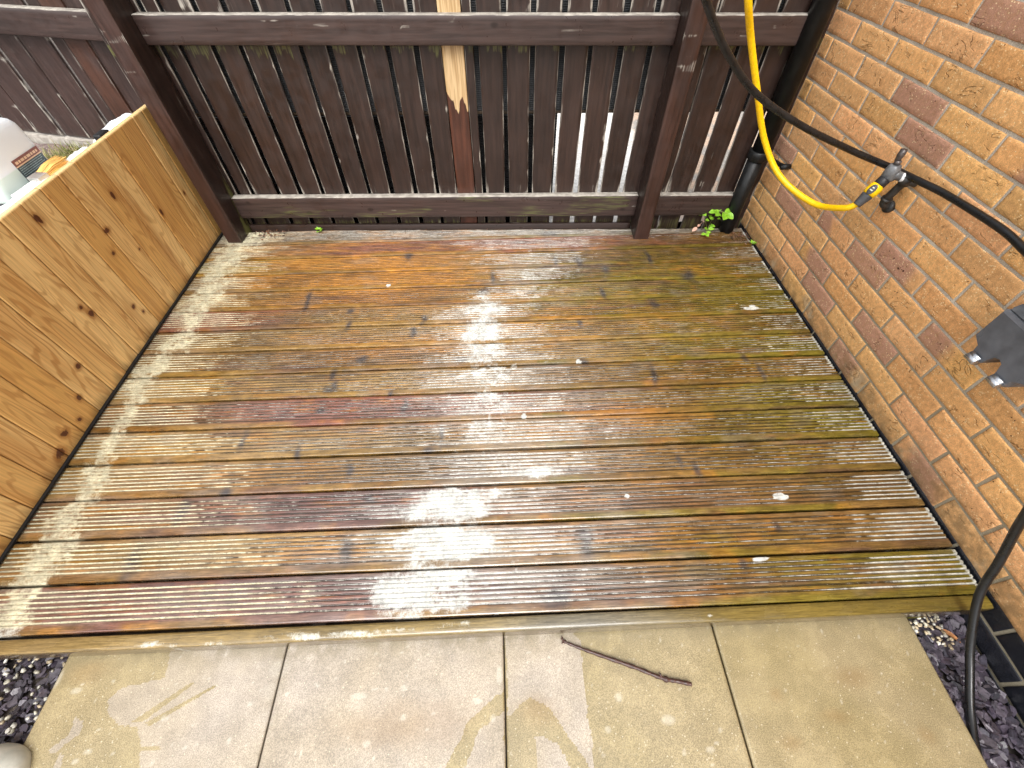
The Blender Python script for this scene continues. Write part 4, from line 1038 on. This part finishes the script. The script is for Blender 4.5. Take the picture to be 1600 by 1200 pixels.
for i in range(len(cutsY) - 1):
    y1, y0 = cutsY[i] - .0006, cutsY[i + 1] + .0006
    wy = y1 - y0
    ys = np.concatenate([[y0, y0 + .0006, y0 + .0022], np.linspace(y0 + .006, y1 - .006, max(int(wy / .006), 3)), [y1 - .0022, y1 - .0006, y1]])
    zs = np.linspace(.012, TOPP, 110)
    Yg, Zg = np.meshgrid(ys, zs)
    dep = np.where((Yg - y0 < .0003) | (y1 - Yg < .0003), -.0065, np.where((Yg - y0 < .001) | (y1 - Yg < .001), -.0020, 0))
    cup = (rng.random() - .5) * .0022
    Xg = -2.862 + dep + cup - .004 * (Zg - .3) + (vnoise(Zg * 2, Zg * 0 + i, 6) - .5) * .003
    e2 = TOPP - Zg
    n = Yg.size
    front = np.stack([Xg, Yg, Zg], -1)
    # top and end faces via a closed back
    nv, nu = Yg.shape
    idx = b + np.arange(n).reshape(nv, nu)
    f = np.stack([idx[:-1, :-1], idx[:-1, 1:], idx[1:, 1:], idx[1:, :-1]], -1).reshape(-1, 4)
    top = front[-1].copy(); top[:, 0] = -2.882 - .0013; top[:, 2] += .0
    ti = b + n + np.arange(nu)
    f2 = np.stack([idx[-1, :-1], idx[-1, 1:], ti[1:], ti[:-1]], -1)
    bk = top.copy(); bk[:, 2] = .012
    bi_ = b + n + nu + np.arange(nu)
    f3 = np.stack([ti[:-1], ti[1:], bi_[1:], bi_[:-1]], -1)
    co_all.append(np.concatenate([front.reshape(-1, 3), top, bk])); f_all.append(np.concatenate([f, f2, f3]))
    N_ = n + 2 * nu
    aR.append(np.full(N_, rng.random()))
    kd = np.zeros_like(Yg)
    for (ky, kz, a, c_) in KN:
        wq = (fbm(Yg * 70, Zg * 50, 3, 31) - .5) * 1.1
        dd = np.hypot((Yg - ky) / a + wq, (Zg - kz) / c_ + wq * .6)
        tail = np.hypot((Yg - ky) / (a * 1.6), (Zg - kz) / (c_ * 6))
        kd = np.maximum(kd, np.maximum(1 - .5 * dd, .42 * (1 - tail)))
    kd = np.clip(kd, 0, 1)
    aK.append(np.concatenate([kd.ravel(), np.zeros(2 * nu)]))
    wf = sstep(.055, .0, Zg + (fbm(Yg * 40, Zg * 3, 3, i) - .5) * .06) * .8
    wf = np.maximum(wf, .85 * sstep(.05, 0, .965 - Yg + Zg * .25) * .9)  # panel colour darker towards the foot and the far end
    aFoot.append(np.concatenate([wf.ravel(), np.zeros(2 * nu)]))
    aE.append(np.concatenate([(sstep(.006, .001, e2) * .8).ravel(), np.ones(nu) * .9, np.zeros(nu)]))
    aS.append(np.concatenate([np.where(dep < -.004, .75, np.where(dep < -.001, .25, 0)).ravel(), np.zeros(2 * nu)]))
    b += N_
me = bpy.data.meshes.new('front_panel')
quick_mesh(me, np.concatenate(co_all), np.concatenate(f_all))
fattr(me, 'seam', np.concatenate(aS)); fattr(me, 'rnd', np.concatenate(aR)); fattr(me, 'knot', np.concatenate(aK)); fattr(me, 'foot_tone', np.concatenate(aFoot)); fattr(me, 'edge', np.concatenate(aE))
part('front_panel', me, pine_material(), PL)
M_PINE = plain('pine_frame', (.50, .28, .10), .5, .4, 0, .25, 30, .3)
mb = MB()
for y in (-1.2, -.45, .30, .90): mb.box(-2.93, -2.885, y - .02, y + .02, .0, .575, .002)
mb.box(-2.931, -2.886, -1.25, .94, .535, .575, .002)
part('frame', mb, M_PINE, PL)
mb = MB(); mb.box(-2.879, -2.852, -1.25, .93, .0035, .0115, .002)
part('foot_strip', mb, M_BLK, PL)
M_PLY = plain('dark_ply', (.05, .042, .045), .6, .4, 0, .4, 25, .3)
sh = MB(); sh.box(-3.24, -2.934, -.35, .50, .535, .560, .003)
for y in (-.32, .46):
    for x in (-3.22, -2.97): sh.box(x, x + .02, y - .01, y + .01, .30, .534, .001)
SH = empty('shelf', (-3.1, .1, .33)); bpy.context.view_layer.update(); tag(SH, 'dark low shelf board behind the planter carrying the plastic container', 'shelf')
part('shelf_board', sh, M_PLY, SH)

# white plastic sheet bunched along the inside of the planter
ns, nr = 150, 16
S = np.linspace(-.10, .915, ns)
A = np.linspace(0, math.pi, nr)
Sg, Ag = np.meshgrid(S, A)
wd = .030 + .026 * fbm(Sg * 5, Sg * 0, 3, 4) + .004 * np.exp(-((Sg - .78) / .10) ** 2)
hh = .010 + .016 * fbm(Sg * 6, Sg * 0 + 3, 3, 5) + .004 * np.exp(-((Sg - .79) / .09) ** 2) - .02 * np.exp(-((Sg - .60) / .035) ** 2)
taper = sstep(-.10, 0, Sg) * sstep(.915, .86, Sg)
wr = (fbm(Sg * 26 + Ag * 2, Ag * 3, 3, 8) - .5) * .016
Xg = -2.888 - wd * (1 - np.cos(Ag)) * taper - .004
Zg = .577 + (hh * 1.5 + wr) * np.sin(Ag) * taper
me = grid_mesh('plastic_sheet', ns, nr, np.stack([Xg, Sg, Zg], -1))
M_SHEET = plain('white_plastic', (.80, .81, .83), .35, .5, 0, .06, 30, .3)
o = link('plastic_sheet', me, M_SHEET, None, True); sol = o.modifiers.new('thickness', 'SOLIDIFY'); sol.thickness = .002
tag(o, 'white crumpled plastic sheet tucked along the top of the planter', 'plastic sheet')

# jerrycan
JY0, JY1, JZ0 = .193, .442, .5605
JX = -3.0
JC = empty('plastic_container', (JX - .065, (JY0 + JY1) / 2, JZ0)); bpy.context.view_layer.update()
tag(JC, 'translucent white plastic liquid container with a printed label', 'container')
t = NT('translucent_plastic')
geo = t.n('ShaderNodeSeparateXYZ'); t.lk(t.obj(), geo.inputs[0])
lv = t.ramp(geo.outputs[2], JZ0 + .072, JZ0 + .078)
M_CAN = t.done(t.mix(lv, (.70, .80, .74), (.84, .88, .92)), .28, t.bump(t.noise(9, 2), .1, .004), .5, 0, Subsurface_Weight=.25, Subsurface_Radius=(.03, .03, .03))
def can_body():
    bm = bmesh.new()
    lev = [(0, .92), (.004, .985), (.012, 1), (.10, 1.0), (.150, 1.0), (.172, .97), (.188, .88), (.198, .72), (.203, .5), (.205, .25)]
    rings = []
    hw, hd = (JY1 - JY0) / 2, .065
    n = 40
    for z, s in lev:
        ring = []
        for k in range(n):
            a = 2 * math.pi * k / n
            ca, sa = math.cos(a), math.sin(a)
            e = .24
            px = math.copysign(abs(ca) ** e, ca) * hd; py = math.copysign(abs(sa) ** e, sa) * hw
            kx = 1 - (1 - s) * .5
            ring.append(bm.verts.new((JX - hd + px * kx, (JY0 + JY1) / 2 + py * s, JZ0 + z)))
        rings.append(ring)
    for i in range(len(rings) - 1):
        for k in range(n): bm.faces.new((rings[i][k], rings[i][(k + 1) % n], rings[i + 1][(k + 1) % n], rings[i + 1][k]))
    bm.faces.new(rings[-1]); bm.faces.new(rings[0][::-1])
    bmesh.ops.recalc_face_normals(bm, faces=bm.faces[:])
    return bm
mb = MB(); mb.bm(can_body()); part('container_body', mb, M_CAN, JC, True)
mb = MB(); mb.tube(spline([(JX - .065, JY0 + .16, JZ0 + .203), (JX - .065, JY0 + .155, JZ0 + .232), (JX - .065, JY0 + .09, JZ0 + .238), (JX - .065, JY0 + .06, JZ0 + .203)], 8), .011, 12)
part('handle', mb, M_CAN, JC, True)
mb = MB(); mb.tube([(JX - .065, JY0 + .030, JZ0 + .190), (JX - .065, JY0 + .030, JZ0 + .238)], .021, 20)
part('cap', mb, plain('cap_plastic', (.75, .76, .76), .4), JC, True)
# label: maroon heading, cream line of print, dark teal body with rows of print and a pale picture
LY0, LY1, LZ0, LZ1 = .300, .428, JZ0 + .020, JZ0 + .098
M_L = [plain('label_teal', (.06, .085, .10), .4, .5, 0, .5, 30, 0), plain('label_maroon', (.24, .09, .085), .4, .5, 0, .1, 30, 0), plain('label_cream', (.80, .58, .40), .4, .5, 0, .1, 30, 0), plain('label_print', (.33, .42, .42), .4, .5, 0, .1, 30, 0), plain('label_grey', (.25, .28, .32), .4, .5, 0, .3, 60, 0)]
mb = MB()
def lab(ya, yb, za, zb, mi, x): mb.box(x - .0006, x, ya, yb, za, zb, 0, mi)
H = LZ1 - LZ0
lab(LY0, LY1, LZ0, LZ1, 0, JX + .0012)
lab(LY0, LY1, LZ1 - .26 * H, LZ1, 1, JX + .0016)
yy = LY0 + .008
for wdt in (.012, .008, .014, .010, .016, .008, .011, .007):
    lab(yy, yy + wdt, LZ1 - .19 * H, LZ1 - .09 * H, 2, JX + .0020); yy += wdt + .0035
lab(LY0, LY1, LZ1 - .29 * H, LZ1 - .245 * H, 2, JX + .0022)
for k in range(5):
    z = LZ1 - (.37 + .075 * k) * H; yy = LY0 + .006
    while yy < LY1 - (.012 + .004 * (k % 3)):
        w_ = rng.uniform(.004, .012); lab(yy, min(yy + w_, LY1 - .008), z, z + .0022, 3, JX + .0019); yy += w_ + .002
lab(LY0 + .070, LY1 - .012, LZ0 + .012, LZ0 + .27 * H, 4, JX + .0018)
part('label', mb, M_L, JC)

# paint brush lying on the sheet
BR = empty('paint_brush', (-2.93, .30, .60)); bpy.context.view_layer.update(); tag(BR, 'paint brush with orange yellow bristles lying against the white container', 'brush')
mb = MB(); cl = []
tip0 = Vector((-2.944, .312, .606)); tip1 = Vector((-2.926, .405, .612))
ax = (tip1 - tip0).normalized(); sd_ = ax.cross(Vector((0, 0, 1))).normalized(); up = sd_.cross(ax)
for k in range(420):
    a, b2 = rng.uniform(-1, 1), rng.uniform(-1, 1)
    s0 = tip0 + sd_ * a * .020 + up * b2 * .009
    s1 = s0 + ax * rng.uniform(.070, .105) + sd_ * a * rng.uniform(.002, .010) + up * b2 * .008
    m_ = (s0 + s1) / 2 + up * .004
    mb.tube([s0, m_, s1], [.0012, .0012, .0005], 4)
    cl += [np.array((.85, .52, .16)) * rng.uniform(.6, 1.25)] * 12
me = mb.mesh('bristles'); cattr(me, 'tint', np.array(cl))
t = NT('bristle'); part('bristles', me, t.done(t.attr('tint', True), .5, None, .4), BR)
def obox(c, ax, sd, up, l, w_, h_, bev=.002):
    M = Matrix((( *ax, 0), (*sd, 0), (*up, 0), (0, 0, 0, 1))).transposed(); M.translation = c
    m2 = MB(); m2.box(-l / 2, l / 2, -w_ / 2, w_ / 2, -h_ / 2, h_ / 2, bev, 0, M); return m2
part('ferrule', obox(tip0 - ax * .018, ax, sd_, up, .042, .046, .020), plain('dull_metal', (.62, .60, .58), .35, .5, .8, .1, 40, .1), BR)
part('handle', obox(tip0 - ax * .085 - up * .004, ax, sd_, up, .095, .020, .013, .005), plain('white_handle', (.72, .72, .70), .4), BR)
# small dark clip on the sheet
mb = MB(); mb.box(-2.925, -2.895, .60, .665, .600, .622, .006)
o = mb.build('clip', M_BLK, None, True); tag(o, 'small black clip gripping the white sheet on the planter rim', 'clip')

# ------------------------------------------------------------------ downpipe in the corner
DP = empty('downpipe', (-.085, .80, 0)); bpy.context.view_layer.update(); tag(DP, 'black plastic downpipe in the corner between fence and brick wall', 'downpipe')
M_PIPE = plain('satin_black_plastic', (.0075, .0080, .0082), .45, .35, 0, .35, 30, .15)
mb = MB(); mb.tube([(-.098, .800, -.05), (-.098, .800, .415)], .0365, 32); part('lower_pipe', mb, M_PIPE, DP, True)
mb = MB(); mb.tube([(-.092, .800, .400), (-.092, .800, 2.4)], .0400, 32); part('upper_pipe', mb, M_PIPE, DP, True)
mb = MB(); mb.tube([(-.095, .800, .375), (-.095, .800, .378), (-.095, .800, .412), (-.095, .800, .416)], [.044, .047, .047, .043], 32); part('collar', mb, M_PIPE, DP, True)
mb = MB(); mb.tube(spline([(-.050, .785, .388), (-.035, .730, .388), (-.028, .690, .392), (-.006, .672, .394)], 6), .0095, 12); mb.tube([(-.040, .672, .394), (-.0015, .672, .394)], .012, 14)
mb.tube([(-.034, .672, .394), (-.044, .672, .394)], .0075, 6)
part('bracket', mb, M_PIPE, DP, True)

# ------------------------------------------------------------------ outside tap, hoses
TP = empty('garden_tap', (-.002, .066, .555)); bpy.context.view_layer.update(); tag(TP, 'weathered grey outdoor tap on a short black wall pipe', 'tap')
M_GREY = plain('worn_grey_metal', (.16, .165, .17), .42, .5, .35, .3, 80, .2)
M_PIPEW = plain('weathered_black_pipe', (.03, .028, .026), .5, .5, 0, .5, 60, .3)
mb = MB(); mb.tube(spline([(.006, .064, .540), (-.022, .065, .546), (-.033, .064, .562), (-.035, .052, .605), (-.035, .040, .640), (-.036, .036, .652)], 7), .0125, 16)
mb.tube([(.002, .064, .540), (-.012, .064, .541)], .020, 18); mb.tube([(-.034, .062, .566), (-.0345, .060, .574)], .0165, 16)
mb.tube([(-.035, .042, .632), (-.036, .034, .658)], .0165, 16); mb.tube([(-.010, .022, .640), (-.040, .036, .646)], .011, 14)
part('wall_pipe', mb, M_PIPEW, TP, True)
mb = MB(); mb.tube([(-.040, .041, .650), (-.052, .048, .650)], .0135, 16); part('thread_tape', mb, plain('white_tape', (.8, .8, .8), .6), TP, True)
mb = MB()
mb.tube([(-.050, .048, .650), (-.076, .066, .655)], [.013, .016], 16)
mb.tube([(-.075, .068, .632), (-.075, .068, .638), (-.075, .068, .664), (-.075, .068, .672), (-.075, .068, .680)], [.016, .021, .021, .0185, .015], 18)
mb.tube([(-.077, .067, .652), (-.087, .062, .632)], [.014, .0125], 14)
part('tap_body', mb, M_GREY, TP, True)
mb = MB(); mb.tube([(-.075, .069, .680), (-.075, .070, .692)], .0095, 12)
M_ = Matrix.Translation((-.077, .0715, .705)) @ Matrix.Rotation(.1, 4, 'X') @ Matrix.Rotation(.5, 4, 'Z')
mb.box(-.0085, .0085, -.0055, .0055, -.016, .016, .003, 0, M_); mb.tube([(-.077, .0715, .690), (-.078, .0725, .700), (-.078, .0725, .706), (-.078, .073, .724)], [.0085, .0085, .0105, .0098], 12)
part('lever', mb, plain('grey_brown_lever', (.10, .085, .08), .4, .5, .4, .4, 60, .3), TP, True)

YH = [(-0.633, 0.338, 1.114), (-0.599, 0.334, 1.035), (-0.533, 0.374, 0.937), (-0.447, 0.382, 0.795), (-0.348, 0.377, 0.633), (-0.265, 0.311, 0.528), (-0.18, 0.189, 0.49), (-0.15, 0.077, 0.532), (-0.13, 0.052, 0.564)]
HS = empty('garden_hose', (-.36, .96, 1.0)); bpy.context.view_layer.update(); tag(HS, 'bright yellow garden hose looping down to the wall tap', 'hose')
top = [(-.40, 1.0, 1.30), (-.385, 1.0, 1.16)]
top = [(-.72, .33, 1.42), (-.665, .335, 1.22)]
M_YEL = plain('yellow_hose', (.86, .52, .004), .32, .5, 0, .07, 60, .1)
mb = MB(); mb.tube(spline(top + YH, 14), .0105, 20); part('hose_pipe', mb, M_YEL, HS, True)
c0 = Vector((-.13, .052, .564)); c1 = Vector((-.083, .0635, .640)); ax = (c1 - c0).normalized(); L_ = (c1 - c0).length
P_ = lambda s: c0 + ax * L_ * s
M_DG = plain('dark_grey_rubber', (.055, .055, .058), .5, .4, 0, .2, 90, .3)
CN = MB(); CN.tube([P_(.33), P_(.35), P_(.46), P_(.66), P_(.72), P_(.74)], [.0165, .0195, .0215, .0210, .0185, .014], 22)
cn = part('connector', CN, M_YEL, HS, True)
def sub(name, mb_, m, par, smooth=True):
    o = link(name, mb_.mesh(name), m, None, smooth); bpy.context.view_layer.update(); o.parent = par; o.matrix_parent_inverse = par.matrix_world.inverted(); return o
g_ = MB(); rr = []; pp = []
for k in range(15):
    s = -.10 + k * .03; pp.append(P_(s)); rr.append(.0120 + .0062 * (k / 14) + (.0008 if k % 2 else 0))
g_.tube(pp, rr, 20); sub('grip', g_, M_DG, cn)
g_ = MB(); g_.tube([P_(.72), P_(.735), P_(.95), P_(.97)], [.0165, .0178, .0178, .0155], 20); sub('tap_end', g_, plain('black_rubber', (.018, .018, .02), .5, .4, 0, .2, 60, .2), cn)
# grey oval thumb patch on the side facing the yard
side = Vector((-1, -.75, .55)); side = (side - ax * side.dot(ax)).normalized(); tv = ax.cross(side)
g_ = MB(); ov = []; n = 22
for rr_, hh_ in ((1.0, .0205), (.85, .0222), (0, .0230)):
    for k in range(n):
        a = 2 * math.pi * k / n
        ov.append(P_(.50) + ax * math.cos(a) * .017 * rr_ + tv * math.sin(a) * .0105 * rr_ + side * (hh_ - .10 * abs(math.sin(a) * .0105 * rr_)))
fs = [(r_ * n + k, r_ * n + (k + 1) % n, (r_ + 1) * n + (k + 1) % n, (r_ + 1) * n + k) for r_ in range(2) for k in range(n)]
g_.add(ov, fs); sub('thumb_patch', g_, M_DG, cn)
g_ = MB()
for k, (s_, w_) in enumerate(((.56, .003), (.47, .0045))):
    M2 = Matrix(((*ax, 0), (*tv, 0), (*side, 0), (0, 0, 0, 1))).transposed(); M2.translation = P_(s_) + side * .0233
    g_.box(-.0016, .0016, -w_, w_, -.0004, .0004, 0, 0, M2)
sub('emblem', g_, plain('emblem_print', (.55, .56, .45), .5), cn, False)

BH = [(-.92, .03, 1.30), (-0.849, 0.065, 1.129), (-0.814, 0.095, 1.079), (-0.709, 0.127, 0.968), (-0.575, 0.149, 0.862), (-0.4, 0.142, 0.775), (-0.19, 0.141, 0.695), (-.050, .103, .653), (-.042, .001, .664), (-.03, -.112, .674), (-.03, -.299, .686), (-.035, -.394, .683), (-.060, -.513, .682), (-.120, -.66, .672), (-.160, -.80, .56), (-.15, -.91, .40), (-.115, -.95, .28), (-.10, -.997, .177), (-.10, -1.05, .075), (-.10, -1.14, -.027), (-.111, -1.208, -.075), (-.142, -1.302, -.114), (-.185, -1.401, -.117), (-.24, -1.56, -.094)]
M_HOSE = plain('black_hose', (.0075, .0078, .0085), .33, .5, 0, .3, 50, .15)
mb = MB(); mb.tube(spline(BH, 14), .0098, 20)
o = mb.build('water_hose', M_HOSE, None, True); tag(o, 'long black hose slung behind the tap and down onto the slate', 'hose')

# ------------------------------------------------------------------ outdoor socket
SK = empty('outdoor_socket', (-.05, -.603, .55)); bpy.context.view_layer.update(); tag(SK, 'dark grey weatherproof socket box with two chrome clips on the wall', 'socket')
M_SK = plain('smoked_grey_plastic', (.105, .113, .128), .34, .5, 0, .25, 18, .05)
prof = [(-.512, .596), (-.512, .510), (-.520, .505), (-.538, .497), (-.541, .480), (-.546, .472), (-.580, .470), (-.584, .486), (-.592, .503), (-.604, .508), (-.616, .503), (-.623, .486), (-.627, .468), (-.657, .466), (-.663, .474), (-.666, .495), (-.684, .503), (-.694, .508), (-.694, .596)]
mb = MB()
cy_, cz_ = -.603, .545
ins = [(cy_ + (a - cy_) * .93, cz_ + (b - cz_) * (.92 if b > .5 else .97)) for a, b in prof]
nP = len(prof)
mb.prism(prof, 0, -.088, -.030, 0, .002)
mb.add([(-.0885, a, b) for a, b in prof] + [(-.1005, a, b) for a, b in ins], [(i, (i + 1) % nP, nP + (i + 1) % nP, nP + i) for i in range(nP)] + [tuple(range(nP, 2 * nP))])
part('cover', mb, M_SK, SK)
mb = MB()
mb.prism([(-.500, .612), (-.500, .505), (-.512, .495), (-.694, .495), (-.706, .505), (-.706, .612)], 0, -.0295, -.001, 0, .003)
part('back_box', mb, plain('black_back_box', (.012, .012, .014), .4), SK)
mb = MB()
bmx = bmesh.new()
vs = [bmx.verts.new(p) for p in ((-.088, -.5125, .5965), (-.088, -.6935, .5965), (-.066, -.6935, .615), (-.066, -.5125, .615), (-.031, -.5125, .615), (-.031, -.6935, .615), (-.031, -.6935, .5965), (-.031, -.5125, .5965))]
for f in ((0, 1, 2, 3), (3, 2, 5, 4), (4, 5, 6, 7), (1, 0, 7, 6), (0, 3, 4, 7), (1, 6, 5, 2)): bmx.faces.new([vs[i] for i in f])
bmesh.ops.recalc_face_normals(bmx, faces=bmx.faces[:]); bmesh.ops.bevel(bmx, geom=bmx.edges[:], offset=.004, segments=3, affect='EDGES')
mb.bm(bmx); part('hood', mb, plain('glossy_grey_plastic', (.07, .073, .078), .15), SK)
M_CH = plain('chrome', (.48, .50, .53), .30, .5, .9, .05, 30, .05)
for y0 in (-.5635, -.6415):
    mb = MB(); n = 12; ring = []
    pts = [(-.100 - .0125 * math.sin(a), y0, .474 - .012 * math.cos(a) + 0) for a in np.linspace(-.2, 2.6, 10)]
    vs = []; 
    for (px, py, pz) in pts:
        vs += [(px, y0 - .0145, pz), (px, y0 + .0145, pz), (px + .0025, y0 + .0145, pz + .001), (px + .0025, y0 - .0145, pz + .001)]
    fs = []
    for i in range(len(pts) - 1):
        for k in range(4): fs.append((i * 4 + k, i * 4 + (k + 1) % 4, (i + 1) * 4 + (k + 1) % 4, (i + 1) * 4 + k))
    fs += [(3, 2, 1, 0), tuple((len(pts) - 1) * 4 + k for k in range(4))]
    mb.add(vs, fs)
    mb.tube([(-.098, y0 - .013, .463), (-.098, y0 + .013, .463)], .006, 12)
    mb.tube([(-.108, y0 - .0150, .470), (-.108, y0 - .0140, .470), (-.108, y0 + .0140, .470), (-.108, y0 + .0150, .470)], [.0075, .0092, .0092, .0075], 18)
    part('clip', mb, M_CH, SK, True)

# ------------------------------------------------------------------ seedling, weeds, leaf litter
def leaf(mb, c, d, n_, l, w_, fold=.25, notch=True):
    """a small rounded leaf: c base, d direction, n_ normal"""
    d = Vector(d).normalized(); n_ = Vector(n_); n_ = (n_ - d * n_.dot(d)).normalized(); s = d.cross(n_)
    L = [(0, .02), (.12, .45), (.3, .85), (.5, 1.0), (.7, .85), (.87, .5), (1.0, .04)]
    vs = []; fs = []
    for t_, ww in L:
        p = Vector(c) + d * l * t_ - n_ * l * .22 * t_ * t_
        z = n_ * w_ * ww * fold * .5
        vs += [p - s * w_ * ww * .5 + z, p - n_ * 0, p + s * w_ * ww * .5 + z]
    for i in range(len(L) - 1):
        fs += [(i * 3, i * 3 + 1, i * 3 + 4, i * 3 + 3), (i * 3 + 1, i * 3 + 2, i * 3 + 5, i * 3 + 4)]
    mb.add(vs, fs)
t = NT('fresh_leaf')
M_LEAF = t.done(t.mix(t.ramp(t.noise(90, 3), .35, .65), (.165, .36, .02), (.26, .50, .035)), .42, t.bump(t.noise(200, 3), .3, .001), .4, 0, Subsurface_Weight=.1, Subsurface_Radius=(.01, .01, .005))
M_STEM = plain('stem', (.20, .22, .06), .5)
SD = empty('seedling', (-.17, .83, 0)); bpy.context.view_layer.update(); tag(SD, 'bright green leafy seedling at the foot of the black downpipe', 'seedling')
mb = MB(); lf = MB()
stems = [[(-.175, .845, -.02), (-.18, .83, .05), (-.178, .80, .105), (-.160, .775, .118), (-.145, .765, .112)],
         [(-.18, .845, -.02), (-.20, .80, .03), (-.222, .76, .03), (-.238, .735, .022)],
         [(-.18, .85, -.02), (-.23, .835, .07), (-.25, .82, .088)]]
for s in stems: mb.tube(spline(s, 6), .0016, 6)
LV = [((-.178, .800, .105), (-.3, -.5, .15), .040, .034), ((-.176, .795, .108), (-.9, .1, .2), .036, .030), ((-.196, .796, .112), (-1, -.2, .1), .030, .022), ((-.160, .775, .118), (.75, .1, .15), .036, .030),
      ((-.150, .768, .115), (.5, -.7, -.1), .036, .030), ((-.155, .772, .116), (-.35, -.9, 0), .044, .036), ((-.145, .765, .112), (.9, -.2, -.3), .034, .027), ((-.176, .802, .110), (.2, .6, .5), .028, .024),
      ((-.205, .790, .032), (.5, -.6, .4), .026, .018), ((-.222, .760, .032), (.8, -.3, .3), .026, .018), ((-.225, .757, .030), (-.5, -.2, .5), .022, .016), ((-.238, .735, .022), (.2, -.9, .1), .022, .017), ((-.238, .735, .022), (-.9, -.3, .1), .021, .016), ((-.234, .742, .025), (.9, -.3, .2), .020, .015),
      ((-.245, .825, .082), (-.8, -.2, .2), .030, .020), ((-.25, .82, .088), (.2, -.8, .2), .024, .018), ((-.16, .80, .08), (.3, -.7, .4), .030, .024)]
for c, d, l, w_ in LV: leaf(lf, c, d, (rng.normal(0, .25), -.45, 1), l * 1.22, w_ * 1.15)
for k in range(7):
    leaf(lf, (-.19 + rng.normal(0, .025), .79 + rng.normal(0, .02), .055 + rng.normal(0, .025)), (rng.normal(0, 1), -.6 + rng.normal(0, .5), .3), (0, -.45, 1), rng.uniform(.018, .028), rng.uniform(.014, .021))
part('stem', mb, M_STEM, SD, True); part('foliage', lf, M_LEAF, SD, True)
# tiny weeds
for (x, y, z, lab_) in ((-2.33, .905, .0, 'tiny green weed growing at the foot of the fence base board'), (-.012, .66, .005, 'tiny green weed in the joint between deck and brick wall')):
    lf = MB()
    for k in range(7):
        a = k * .9 + x; leaf(lf, (x + .004 * math.cos(a), y - .006 + .004 * math.sin(a), z + .006 * k * .3), (math.cos(a), math.sin(a) - .5, .8), (0, -.3, 1), .018, .011)
    o = lf.build('weed', M_LEAF, None, True); tag(o, lab_, 'weed')
def litter(name, cx, cy, sx, sy, z, n, label, cols, smin=.006, smax=.016, slope=0):
    lf = MB(); cl = []
    for k in range(n):
        x = rng.normal(cx, sx); y = rng.normal(cy, sy); y = min(y, .872 - .04 * (x + 1.64)); x = min(x, -.006)
        l = rng.uniform(smin, smax); a = rng.uniform(0, 6.28)
        b0 = len(lf.v)
        leaf(lf, (x, y, z + rng.uniform(.001, .007)), (math.cos(a), math.sin(a), rng.uniform(-.1, .5)), (rng.normal(0, .3), rng.normal(0, .3), 1), l, l * rng.uniform(.15, .6))
        cl += [np.array(cols[rng.integers(len(cols))]) * rng.uniform(.6, 1.3)] * (len(lf.v) - b0)
    me = lf.mesh(name); cattr(me, 'tint', np.array(cl))
    o = link(name, me, M_LITTER); tag(o, label, 'leaf litter', kind='stuff')
t = NT('dead_leaf'); M_LITTER = t.done(t.attr('tint', True), .6, None, .3)
LC = [(.16, .07, .035), (.10, .05, .03), (.22, .12, .07), (.06, .035, .025), (.30, .17, .12)]
litter('leaf_litter', -2.60, .885, .05, .025, .0, 110, 'brown leaf crumbs in the corner beside the left fence post', LC)
litter('leaf_litter', -.045, .735, .028, .03, .0, 120, 'brown leaf crumbs between the downpipe and the wall', LC)
litter('leaf_litter', -1.9, .868, .45, .008, .0, 110, 'scattered brown crumbs along the fence base board', LC, .003, .009)
# pinkish dead leaf sprig by the seedling and the orange leaf on the slate
lf = MB()
for c, d, l in (((-.275, .775, .035), (-.8, -.5, -.2), .034), ((-.26, .785, .045), (-.6, -.6, .1), .024), ((-.245, .795, .06), (-.3, -.6, .4), .018)): leaf(lf, c, d, (0, -.4, 1), l, l * .6)
lf.tube([(-.20, .84, -.01), (-.24, .80, .055), (-.275, .775, .036)], .0012, 6)
o = lf.build('dead_leaf', plain('pink_dead_leaf', (.50, .30, .22), .6), None, True); tag(o, 'pinkish withered leaf sprig left of the green seedling', 'leaf')
lf = MB(); leaf(lf, (-.095, -1.098, -.116), (.75, -.55, .1), (0, .2, 1), .062, .016, .6)
o = lf.build('dead_leaf', plain('orange_dead_leaf', (.42, .19, .075), .6), None, True); tag(o, 'curled orange brown leaf on the slate by the black brick', 'leaf')
bpy.context.view_layer.update()
